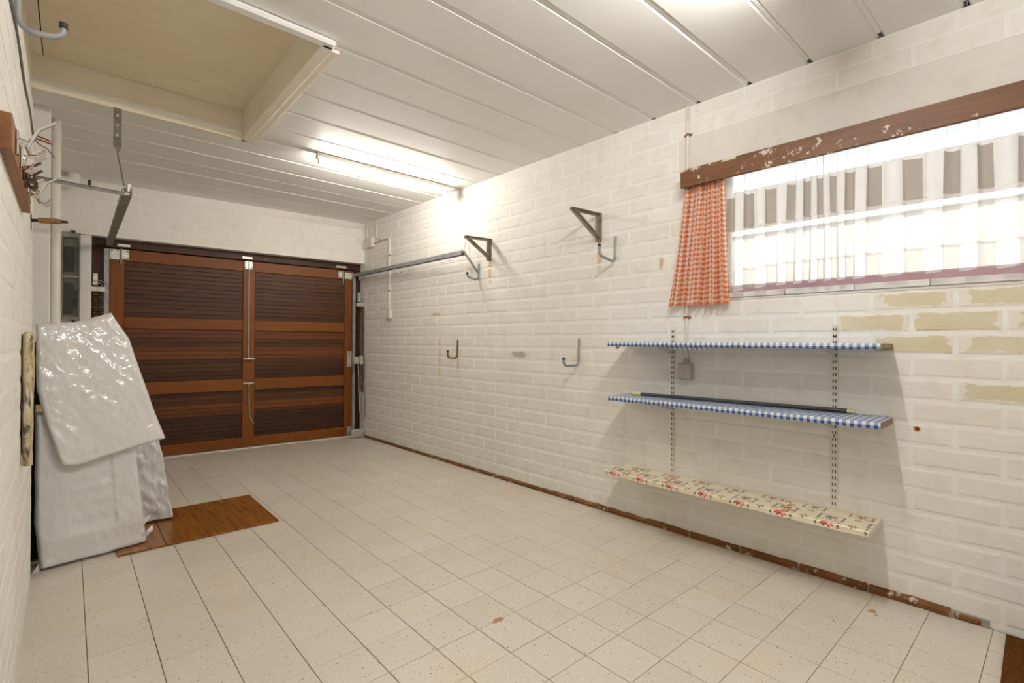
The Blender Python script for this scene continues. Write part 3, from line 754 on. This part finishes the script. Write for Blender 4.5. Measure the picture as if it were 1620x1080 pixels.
MB().box((-.09, .0, .01), (.07, .02, .11), .003).build('foot_plate', M['zinc'], cr)

# ================================================================== LAMPS
def batten(name_label, loc, mat, group='fluorescent ceiling battens'):
    t = thing('batten_light', name_label, 'ceiling light', loc, -TA, group)
    MB().box((-.59, -.024, -.040), (.59, .024, -.002), .006).build('housing', M['white_pl'], t)
    for s_ in (-1, 1):
        MB().box((s_*.602, -.024, -.046), (s_*.588, .024, -.004), .003).box((s_*.590, -.013, -.082), (s_*.578, .013, -.038), .003).build('lamp_holder', M['white_pl'], t)
    MB().tube([(-.580, 0, -.066), (.580, 0, -.066)], .0165, 10).build('tube', mat, t, 'glowing white fluorescent tube')
    MB().box((-.60, -.020, -.043), (-.586, .020, -.030)).build('end_mark', M['aged_box'], t)
    return t
batten('lit white fluorescent batten on the far ceiling', (-.755, 3.80, CZ), M['tube_far'])
batten('lit white fluorescent batten on the ceiling near the camera, outside the frame', (-1.45, .70, CZ), M['tube_near'])

# ================================================================== WINDOW DRESSING
pel = thing('curtain_pelmet', 'brown wooden pelmet board with flaked paint above the window', 'pelmet', (-.1, 0, 2.104))
mm = MB(); n = 60
def pel_pt(y, top):
    return .106 if top else 0
MB().box((0, -.75, 0), (.022, 1.483, .1055), .003).build('front_board', M['pelmet'], pel)
MB().box((.022, 1.463, .005), (.098, 1.481, .100), .002).build('return_board', M['pelmet'], pel)
MB().tube([(.045, -.72, .055), (.045, 1.45, .055)], .006, 8).build('curtain_rail', M['galv'], pel)
# orange gingham curtain
def orange(u, v):
    # u across 0..1 (left=far y), v 0 bottom..1 top
    top0, top1, b0, b1 = 1.466, 1.236, 1.575, 1.203
    f = v**.85
    ya = b0+(top0-b0)*f; yb = b1+(top1-b1)*f
    y = ya+(yb-ya)*u
    ph = u*9.5*2*PI+1.2*math.sin(u*7)+.5*math.sin(v*3+u*9)
    amp = .024*(.45+.55*(1-v))+.006
    x = -.056+amp*math.sin(ph)*.75+.010*math.sin(ph*.37+2)
    y += .010*math.cos(ph)*(1-.4*v)
    z = 1.405+(2.165-1.405)*v - (.012*(1-v))*u*0 + .004*math.sin(ph*.5)*(1-v)
    return (min(x, -.012), y, z)
MB().grid(orange, 190, 40, lambda u, v: (u*.80, v*.76)).build('orange_curtain', M['orange'], None, 'short orange and white gingham curtain under the pelmet end', category='curtain')
# net curtain
fold = []
def nph(u): return 2*PI*(11.5*u+2.6*math.tanh((u-.24)*6)+.25*math.sin(u*23))
def netp(u, v):
    ph = nph(u)
    y = 1.262-u*1.93 + .009*math.sin(2*ph)*(.5+.5*(1-v)) + .004*math.sin(u*40+v*3)
    amp = .022*(1-.45*v)
    amp *= min(1, u/.05); x = -.037+.020*max(0, 1-u/.05)+amp*math.sin(ph)+.005*math.sin(ph*2.3+v*2)*min(1, u/.05)
    z = 1.494+.007*math.sin(ph+.6)*(1-v)+(2.16-1.494)*v - .045*math.exp(-u*14)*(1-v)
    return (max(min(x, -.008), -.068), y, z)
MB().grid(netp, 460, 14, lambda u, v: (nph(u)/(2*PI)*.17+.5, v*.668+.004*math.sin(nph(u)))).build('net_curtain', M['sheer'], None, 'sheer white net curtain with taupe check patches across the window', category='net curtain')

# ================================================================== SHELVES
SY0 = {}
def shelf(y0, y1, ztop, th, mat, name, label, dep=.25, x1=-.004, round_=.006):
    t = thing(name, label, 'shelf', ((x1-dep/2), (y0+y1)/2, ztop-th), group='boards of the wall shelf')
    ox, oy = x1-dep/2, (y0+y1)/2
    # cloth-covered board: u along y, v over the top and down the front edge
    prof = [(x1-ox, th, 0.), (x1-dep+.004-ox, th, dep-.004), (x1-dep-ox, th-.004, dep), (x1-dep-ox, .004, dep+th-.006), (x1-dep+.004-ox, 0, dep+th), (x1-dep+.05-ox, 0, dep+th+.05), (x1-ox, 0, dep+th+.24)]
    mb = MB(); nseg = 36; sag = lambda s_: .0
    vs = []; uvs = []
    for k in range(nseg+1):
        y = y1+(y0-y1)*k/nseg
        for (x, z, v) in prof:
            vs.append((x, y-oy, z+.0012*math.sin(k*1.7+v*40)*(1 if z < th*.5 else .3))); uvs.append((k/nseg*(y1-y0), v))
    pn = len(prof); fs = [(k*pn+q, (k+1)*pn+q, (k+1)*pn+q+1, k*pn+q+1) for k in range(nseg) for q in range(pn-1)]
    fs = [tuple(reversed(f)) for f in fs]
    mb.add(vs, fs)
    for i, q in enumerate(uvs): mb.uv[i] = q
    mb.build('cloth_cover', mat, t)
    MB().box((x1-dep+.003-ox, y0+.001-oy-.003, .002), (x1-.001-ox, y1+.001-oy, th-.002)).build('board', M['chip'], t, 'bare chipboard showing at the end')
    return t
s1 = shelf(.470, 1.890, 1.180, .026, M['bluecheck'], 'wall_shelf', 'top shelf board covered in blue gingham oilcloth')
s2 = shelf(.468, 1.884, .838, .030, M['bluecheck'], 'wall_shelf', 'middle shelf board in blue gingham carrying the dark rod')
s3 = shelf(.507, 1.914, .360, .030, M['floral'], 'wall_shelf', 'lowest shelf board covered in cream flower print oilcloth')
MB().box((-.126, -.706, .0), (.122, -.700, .029), .001).build('end_wrap', M['upright'], s3, 'cream folded oilcloth end')
# loose flap of gingham under the left of the top shelf
MB().grid(lambda u, v: (-.120+.012*v, .36-.36*u, -.001-.014*v*(math.sin(u*PI)**.7)), 12, 2, lambda u, v: (u*.36, v*.03)).build('loose_flap', M['bluecheck'], s1)
MB().prism([(-.115, .66, 0), (-.115, .63, 0), (-.115, .645, -.020)], (.01, 0, 0)).build('torn_corner', M['chip'], s1)
def upright(y, z0, z1, label):
    t = thing('shelf_upright', label, 'shelf upright', (0, y, z0), group='slotted shelf uprights'); L = z1-z0
    MB().box((-.012, -.0125, 0), (-.001, .0125, L), .001).build('channel', M['upright'], t)
    ms = MB(); n = int(L/.032)
    ms.box((-.0004, -.0022, -.008), (.0004, .0022, .008)); me = ms.mesh('slot'); me.materials.append(M['slot'])
    for k in range(n):
        for s_ in (-1, 1): link('slot', me, t, (-.0122, s_*.0055, .018+k*.032))
    for zz in (.05, L*.45, L-.06): MB().tube([(-.014, 0, zz), (-.011, 0, zz)], .004, 8).build('screw', M['screw'], t)
    for zs, th in ((1.180, .026), (.838, .030), (.360, .030)):
        zz = zs-th-z0-.0008
        MB().prism([(-.012, -.002, zz), (-.20, -.002, zz), (-.20, -.002, zz-.010), (-.012, -.002, zz-.05)], (0, .004, 0)).build('bracket_arm', M['upright'], t)
upright(1.572, .27, 1.277, 'left cream slotted upright behind the three shelves')
upright(.699, .27, 1.274, 'right cream slotted upright behind the three shelves')
rod = thing('curtain_rod', 'charcoal rod with cream plastic ends lying on the middle shelf', 'rod', (-.055, 1.2, .8385+.0115))
MB().tube([(-.046, .545, 0), (.044, -.560, 0)], .0105, 12).build('tube', M['grey_tube'], rod)
MB().tube([(-.0505, .600, 0), (-.0455, .540, 0)], .0115, 12).build('end_cap', M['cream_pvc'], rod)
MB().tube([(.0435, -.555, 0), (.0462, -.588, 0)], .0115, 12).build('end_cap', M['cream_pvc'], rod)

# ================================================================== BRACKETS AND HOOKS ON THE RIGHT WALL
def bracket(y, ztop, zbot, reach, label):
    t = thing('wall_bracket', label, 'bracket', (0, y, zbot), group='rusty shelf brackets'); H_ = ztop-zbot
    MB().box((-.005, -.018, 0), (-.0005, .018, H_), .001).box((-.035, .014, .004), (-.005, .018, H_), .001).build('wall_plate', M['bracket'], t)
    MB().bar((-.002, 0, H_-.002), (-reach, 0, H_-.014), .030, .004).bar((-.002, .013, H_-.012), (-reach, .013, H_-.024), .004, .018).build('arm', M['bracket'], t)
    MB().bar((-reach+.025, 0, H_-.018), (-.006, 0, .030), .030, .004, (1, 0, 1)).bar((-reach+.025, .013, H_-.028), (-.006, .013, .020), .004, .020, (1, 0, 1)).build('brace', M['bracket'], t)
    for zz in (.03, H_-.05): MB().tube([(-.009, -.004, zz), (-.004, -.004, zz)], .007, 8).build('screw', M['rust'], t)
bracket(2.145, 2.092, 1.885, .315, 'rusty steel triangle bracket nearer the window')
bracket(3.335, 2.087, 1.89, .285, 'rusty steel triangle bracket above the overhead track end')
def jhook(y, ztop, zbot, reach, tip, lean, cap, mat, label, root=None, rz=0., loc=None):
    t = thing('storage_hook', label, 'hook', loc or (0, y, zbot), rz, group='tubular storage hooks on the walls'); H_ = ztop-zbot; r = .036; rt = .0092
    pts = [(-.010, 0, H_), (-.010, 0, r)]
    pts += [tuple(p) for p in arc((-.010-r, 0, r), r, 0, -PI/2, 6)][1:]
    dz = lean; pts.append((-reach+r, 0, dz)); c = (-reach+r, 0, dz+r)
    pts += [tuple(p) for p in arc(c, r, -PI/2, -PI, 6)][1:]
    pts.append((-reach, 0, tip))
    MB().tube(pts, [rt*.75, rt]+[rt]*(len(pts)-2), 10).box((-.0105, -.008, H_-.055), (-.001, .008, H_+.006), .002).build('hook_bar', mat, t)
    MB().tube([(-reach, 0, tip-.012), (-reach, 0, tip+.006)], [.0115, .0115], 10).build('end_cap', cap, t)
    for zz in (H_-.008, H_-.045): MB().tube([(-.014, 0, zz), (-.010, 0, zz)], .004, 8).build('screw', M['screw'], t)
jhook(2.01, 1.905, 1.735, .188, .092, .018, M['black'], M['galv'], 'grey storage hook with black tip under the bracket nearer the window')
jhook(3.49, 1.88, 1.738, .138, .05, .010, M['black'], M['galv'], 'grey storage hook with black tip below the overhead track end')
jhook(2.325, 1.20, 1.008, .178, .055, -.0, M['blue'], M['galv'], 'grey storage hook with blue tip left of the shelves')
jhook(3.80, 1.19, 1.02, .122, .07, .002, M['black'], M['rust'], 'small rusty storage hook with black tip low on the block wall')
# ---- small screws and dark marks
def nail(y, z, label, mt='screw'):
    MB().tube([(0, 0, 0), (-.012, 0, .001), (-.020, 0, -.003), (-.022, 0, .006)], .0022, 6).build('cup_hook', M[mt], None, label, category='small hook', group='tiny cup hooks on the block wall').location = (0, y, z)
for (y, z, nm) in ((4.93, 1.93, 'first'), (4.82, 1.935, 'second'), (4.67, 1.94, 'third'), (4.56, 1.945, 'fourth'), (4.05, 1.955, 'fifth'), (3.92, 1.96, 'sixth')):
    nail(y, z, nm+' tiny cup hook from the back corner, below the overhead track')
pg = thing('wall_plug', 'orange wall plug with a dark hole right of the middle shelf', 'wall plug', (0, .379, .796))
MB().tube([(.002, 0, 0), (-.004, 0, 0)], [.016, .012], 10).build('plug', M['terra_plug'], pg)
MB().tube([(-.003, -.002, 0), (-.0045, -.002, 0)], .006, 8).build('hole', M['slot'], pg)

# ================================================================== CONDUITS
cd = thing('electric_conduit', 'white wall conduit running down behind the orange curtain to a box', 'conduit', (0, 1.48, .955))
MB().tube([(-.014, 0, 1.668), (-.014, 0, .13)], .0095, 8).build('pipe', M['white_pl'], cd)
for zz in (1.485, .372): MB().tube([(-.014, 0, zz), (-.014, 0, zz+.014)], .0135, 8).box((-.012, -.024, zz+.001), (-.001, .024, zz+.013), .002).build('clip', M['rust_red'], cd)
MB().box((-.052, -.040, 0), (-.001, .040, .098), .005).build('switch_box', M['aged_box'], cd, 'aged grey switch box')
MB().tube([(-.014, 0, .132), (-.014, 0, .096)], [.012, .020], 10).build('collar', M['aged_box'], cd)
cf = thing('electric_conduit', 'white wall conduit in the far corner dropping to a switch below the track', 'conduit', (0, 5.08, 1.445))
pts = [(-.014, .50, .895)]+[(-.014, .16, .915)]+[tuple(p) for p in arc((-.014, .05, .865), .05, PI/2, 0, 5, (0, -1, 0), (0, 0, 1))]+[(-.014, 0, .08)]
MB().tube(pts, .0095, 8).build('pipe', M['white_pl'], cf)
MB().box((-.04, -.04, -.01), (-.001, .04, .085), .006).build('switch', M['white_pl'], cf, 'small white switch')
MB().box((-.045, .38, .855), (-.001, .56, .97), .006).build('junction_box', M['white_pl'], cf)
for yy in (.31, .54): MB().tube([(-.014, yy, .96), (-.014, yy, CZ-1.446)], .009, 8).build('riser_pipe', M['white_pl'], cf)
for zz in (.30, .70): MB().tube([(-.014, 0, zz), (-.014, 0, zz+.016)], .0135, 8).build('clip', M['rust_red'], cf)
MB().tube([(-.014, .20, .912), (-.014, .216, .912)], .0135, 8).build('clip', M['rust_red'], cf)

# ================================================================== LEFT SIDE
LWM = Matrix.Translation((-2.998, 0, 0)) @ Matrix.Rotation(-LWA, 4, 'Z')
def lw(off, y, z): return LWM @ Vector((off, y, z))
rk = thing('coat_rack', 'brown wooden coat rack board with chrome hooks on the left wall', 'coat rack', lw(0, 2.17, 1.645), -LWA)
MB().box((.0005, -.42, 0), (.024, .42, .092), .002).build('rack_board', M['rack_wood'], rk)
def coat_hook(y, mat, big):
    mm = MB(); k = 1. if big else .62
    mm.box((.024, -.011, .018), (.030, .011, .085), .003)
    mm.tube([(.028, 0, .055), (.042*k+.008, 0, .050)], [.012*k, .009*k], 8)
    mm.tube([(.038*k+.008, 0, .040), (.045*k+.008, 0, .062), (.062*k+.008, 0, .085*k+.012), (.104*k, 0, .118*k+.008)], [.005, .0045, .004, .004], 8)
    for a in (-.5, 0, .5):
        mm.tube([(.036*k+.008, 0, .046), (.045*k+.008, a*.02, .022), (.062*k+.008, a*.05, .018), (.074*k+.008, a*.07, .034)], [.0045, .004, .0032, .003], 6)
    mm.v = [(a_, b_+y, c_) for a_, b_, c_ in mm.v]; mm.build('coat_hook', mat, rk)
for y, mt, bg_ in ((-.31, 'chrome', 1), (-.15, 'chrome', 0), (-.03, 'brown_metal', 0), (.07, 'brown_metal', 0), (.19, 'chrome', 0), (.31, 'chrome', 1)):
    coat_hook(y, M[mt], bg_)
jhook(0, 2.44, 2.12, .112, .052, .004, M['black'], M['galv'], 'grey storage hook with black tip high on the left wall', rz=PI-LWA, loc=lw(.002, 2.13, 2.12))
MB().tube([lw(.004, y, 2.145+.008*math.sin(y*9)) for y in [1.9+.0725*i for i in range(21)]], .004, 6).tube([lw(.004, 3.35, 2.15), lw(.02, 3.40, 2.14), lw(.05, 3.42, 2.13), lw(.075, 3.43, 2.095)], .003, 6).build('grey_cable', M['grey_wire'], None, 'thin grey cable clipped along the left wall', category='cable')
MB().tube([lw(.0, 3.36, 2.172), lw(.03, 3.375, 2.168), lw(.062, 3.38, 2.160)], .004, 6).tube([lw(.0, 3.365, 2.160), lw(.03, 3.38, 2.155), lw(.066, 3.385, 2.148)], .004, 6).build('red_wires', M['red_wire'], None, 'red wire ends poking from the left wall', category='wire')
rb = thing('rusty_pin', 'rusty iron pin sticking out below the coat rack', 'pin', lw(0, 3.17, 1.72), -LWA)
MB().tube([(-.002, 0, .0), (.03, 0, .004), (.10, 0, .010), (.128, 0, .012)], [.008, .007, .007, .006], 8).build('pin', M['slot'], rb)
MB().tube([(.026, 0, .004), (.07, 0, .0075), (.105, 0, .0105)], [.0125, .0135, .012], 9).build('rust_sleeve', M['rust_red'], rb)
MB().box((.0, -.012, -.045), (.004, .012, .03), .001).build('back_plate', M['slot'], rb)
# weathered timber
def timb(u, v):
    z = .70+.50*v; a = 2*PI*u; n1 = noise.noise(Vector((math.cos(a)*1.2, math.sin(a)*1.2, z*7)))
    w_ = 1.0 if v > .25 else .35+.65*(v/.25)
    x = .019+math.cos(a)*(.0175+.004*n1)*(.75+.25*w_); y = 2.62+math.sin(a)*(.055+.012*n1)*w_
    if v > .97: x = .019+(x-.019)*.6
    p = lw(max(x, .001), y, z+.012*noise.noise(Vector((a, 3, 1)))*(1 if v > .9 else 0)); return (p.x, p.y, p.z)
tb = MB().grid(timb, 18, 30); tb.add([timb(i/18, 1) for i in range(18)], [tuple(range(18))]); tb.add([timb(i/18, 0) for i in range(18)], [tuple(reversed(range(18)))])
tb.build('timber_offcut', M['timber'], None, 'weathered flaking timber offcut fixed upright to the left wall', category='timber')
# pipes by the pier
pp = thing('drain_pipe', 'white vertical drain pipe beside the pier in the far left corner', 'pipe', (-2.822, 4.46, 0))
MB().tube([(0, 0, 0), (0, 0, CZ)], .026, 16).build('pipe', M['white_pipe'], pp)
for zz in (2.50, 1.85, 1.32): MB().tube([(0, 0, zz), (0, 0, zz+.04)], .0285, 16).build('collar', M['white_pipe'], pp)
ep = thing('elbow_pipe', 'white elbow pipe turning up into the ceiling by the back wall', 'pipe', bwp(-2.684, -.26, 2.545))
MB().tube([(-.20, 0, 0), (-.045, 0, 0)]+arc((-.045, 0, .045), .045, -PI/2, 0, 6)[1:]+[Vector((0, 0, .079))], .050, 16).build('elbow', M['white_pipe'], ep)
MB().tube([(-.085, 0, 0), (-.075, 0, 0)], .053, 16).build('collar', M['white_pipe'], ep)
MB().box((-.20, .02, .05), (-.06, .10, .078), .003).build('support_block', M['smooth_white'], ep)
# meter box
mb_ = thing('meter_box', 'tall narrow glazed meter box left of the garage door', 'meter box', bwp(-2.703, -.10, 1.345), BWA)
MB().box((-.060, -.012, 0), (.060, -.001, .78)).build('back_panel', M['smooth_white'], mb_)
for (x0, x1, z0, z1) in ((-.063, -.052, 0, .78), (.054, .063, 0, .78), (-.052, .054, 0, .03), (-.052, .054, .735, .78), (-.052, .054, .375, .40)):
    MB().box((x0, -.07, z0), (x1, -.002, z1), .002).build('frame_bar', M['galv_dark'], mb_)
MB().prism([(-.045, -.04, .435), (.022, -.04, .435), (.022, -.04, .66), (-.045, -.04, .66)], (0, .027, 0)).build('meter', M['meter_grey'], mb_)
MB().prism([(-.045, -.04, .06), (.02, -.04, .06), (.02, -.04, .12), (.05, -.04, .13), (.05, -.04, .27), (.02, -.04, .28), (.015, -.04, .335), (-.045, -.04, .335)], (0, .027, 0)).build('meter', M['meter_grey'], mb_)
for (z0, z1) in ((.03, .375), (.40, .735)): MB().box((-.052, -.066, z0), (.054, -.062, z1)).build('pane', M['box_glass'], mb_)
MB().box((.01, -.075, -.02), (.03, -.03, .0), .002).build('latch', M['screw'], mb_)
MB().box((.0, -.075, .78), (.03, -.03, .80), .002).build('latch', M['screw'], mb_)

# ================================================================== FLOOR THINGS
# brown plywood boards lying on the floor
bo = thing('floor_board', 'varnished brown plywood board lying on the tiles', 'board', (-2.2, 3.75, 0), -TA)
for (x0, x1) in ((-.37, -.152), (-.150, .105), (.107, .452)):
    MB().box((x0, -.352, .0008), (x1, .352, .0125), .0015).build('board_sheet', M['floor_board'], bo)
# coir mat
mt_ = thing('door_mat', 'brown coir door mat against the wall at the lower right corner', 'mat', (-.24, -.19, 0))
MB().box((-.22, -.28, .0008), (.205, .28, .012), .003).build('backing', M['coir'], mt_)
fb = MB(); rm = random.Random(3)
for k in range(5200):
    x = rm.uniform(-.222, .207); y = rm.uniform(-.282, .284); hh = rm.uniform(.007, .013); dx = rm.uniform(-.005, .005); dy = rm.uniform(-.005, .005)
    fb.add([(x-.0012, y, .010), (x+.0012, y, .010), (x+dx, y+dy, .010+hh)], [(0, 1, 2)])
fb.build('coir_pile', M['coir'], mt_, 'bristly coir pile', kind='stuff')

# wrapped shutters: pillow-like plastic bags built between a left and a right outline
def curve(pts, t):
    if t <= pts[0][1]: return pts[0][0]
    for (x0, z0), (x1, z1) in zip(pts[:-1], pts[1:]):
        if t <= z1: return x0+(x1-x0)*(t-z0)/(z1-z0)
    return pts[-1][0]
def bag(name, mat, par, left, right, bot, top, yf, th, seed, nu=56, nv=64, wr=.006, rel=None, label=None):
    """left/right: x by height fraction; bot/top: z by u; yf(u,v)=front depth; th: thickness"""
    mb = MB(); o = par.location
    def pt(u, v, back):
        x = curve(left, v)+(curve(right, v)-curve(left, v))*u
        z = curve(bot, u)+(curve(top, u)-curve(bot, u))*v
        e = min(1, min(u, 1-u)/.045); e2 = min(1, min(v, 1-v)/.025); k = math.sqrt(max(0, 1-(1-e)**2))*math.sqrt(max(0, 1-(1-e2)**2))
        q = Vector((x*9, z*7, seed)); wv = wr*(noise.noise(q)+.6*noise.noise(q*2.3)+.35*noise.noise(q*5))
        q2 = Vector(((x+z)*14, (x-z)*4, seed+5)); wv += wr*.7*(1-abs(noise.noise(q2))*2)
        y = yf(u, v)+(th*.5 if not back else th*.5)
        y += (-1 if not back else 1)*(th*.5*k + (wv if not back else 0)*(.35+.65*k))
        if rel and not back: y -= rel(u, v)*k
        return (x-o.x+wv*.4, y-o.y, z-o.z)
    mb.grid(lambda u, v: pt(u, v, False), nu, nv)
    mb.grid(lambda u, v: pt(1-u, v, True), 20, 20)
    return mb.build(name, mat, par, label)
wp = thing('wrapped_shutter', 'tall louvred shutter wrapped in white plastic leaning by the left wall', 'wrapped panel', (-2.66, 3.50, 0))
def relief(u, v):
    r = 0
    if .30 < u < .72 and .2 < v < .95: r = -.010+.004*(1 if (v*11) % 1 < .5 else 0)
    if v < .17: r -= .008*math.sin(max(0, v)/.17*PI)
    return r
bag('lower_wrap', M['wrap2'], wp, [(-2.885, 0), (-2.905, .3), (-2.905, 1)], [(-2.432, 0), (-2.440, .08), (-2.478, .6), (-2.500, 1)],
    [(.004, 0), (.004, .05), (.004, .6), (.008, 1)], [(.80, 0), (.80, .2), (.80, 1)], lambda u, v: 3.44+.065*u-.0+.06*v, .10, 3., rel=relief, wr=.004, label='lower plastic bag showing louvre slats')
bag('upper_wrap', M['wrap'], wp, [(-2.800, 0), (-2.812, .03), (-2.865, .30), (-2.902, .55), (-2.906, 1)], [(-2.355, 0), (-2.40, .20), (-2.52, .80), (-2.60, 1)],
    [(.52, 0), (.515, .15), (.575, .7), (.60, 1)], [(1.255, 0), (1.262, .25), (1.268, .5), (1.325, .98), (1.328, 1)], lambda u, v: 3.425+.05*u+.10*v, .06, 11., nu=70, nv=80, wr=.0045, label='upper plastic bag draped over the top')
MB().box((-.245, -.01, .80), (-.205, .05, .84), .006).build('tan_corner', M['tan'], wp, 'tan cardboard corner')
MB().box((-3.12, 3.66, .001), (-2.62, 3.69, 1.16), .004).build('gap_dark_panel', M['gap_dark_panel'], None, 'dark panel added to fill the dark gap behind the wrapped shutter', category='board')  # added panel, keeps the gap behind the shutter dark
# twisted tails at the bottom corners
MB().grid(lambda u, v: (.20+.055*u, .0+.012*math.sin(u*5+v*3)+.05*u, .02+.055*v*(1-.6*u)+.05*u), 8, 4).grid(lambda u, v: (.195+.05*u, .02+.05*u+.008*math.sin(u*6), .09+.05*v*(1-.7*u)+.05*u), 8, 4).grid(lambda u, v: (-.225-.03*u, -.05+.01*math.sin(v*4), .002+.05*v*(1-u)), 6, 4).build('bag_tail', M['wrap2'], wp)
sp_ = thing('wrapped_parcel', 'narrow crumpled plastic parcel standing behind the wrapped shutter', 'wrapped parcel', (-2.36, 3.86, 0))
bag('plastic_bag', M['wrap2'], sp_, [(-2.45, 0), (-2.46, .5), (-2.48, 1)], [(-2.255, 0), (-2.262, .1), (-2.30, .55), (-2.34, .85), (-2.37, 1)],
    [(.014, 0), (.013, 1)], [(.66, 0), (.66, 1)], lambda u, v: 3.86+.03*v, .11, 21., nu=36, nv=56, wr=.013)

# ================================================================== OUTSIDE
hs = thing('neighbour_house', 'sunlit white house with brown tiled roof beyond the window', 'house', (7.5, 2, -.2))
MB().box((0, -9, 0), (4, 9, 3.62)).build('wall', M['house_wall'], hs)
MB().prism([(-.06, -9.3, 3.57), (2.2, -9.3, 5.05), (2.2, -9.3, 5.15), (-.06, -9.3, 3.67)], (0, 18.6, 0)).build('roof', M['house_roof'], hs)
MB().box((-.10, -9.3, 3.56), (-.04, 9.3, 3.66), .01).build('gutter', M['white_frame'], hs)
MB().box((.22, -14, -.4), (30, 22, -.2)).build('ground_outside', M['outside_ground'], None, 'pale paving outside the window', category='ground', kind='structure')
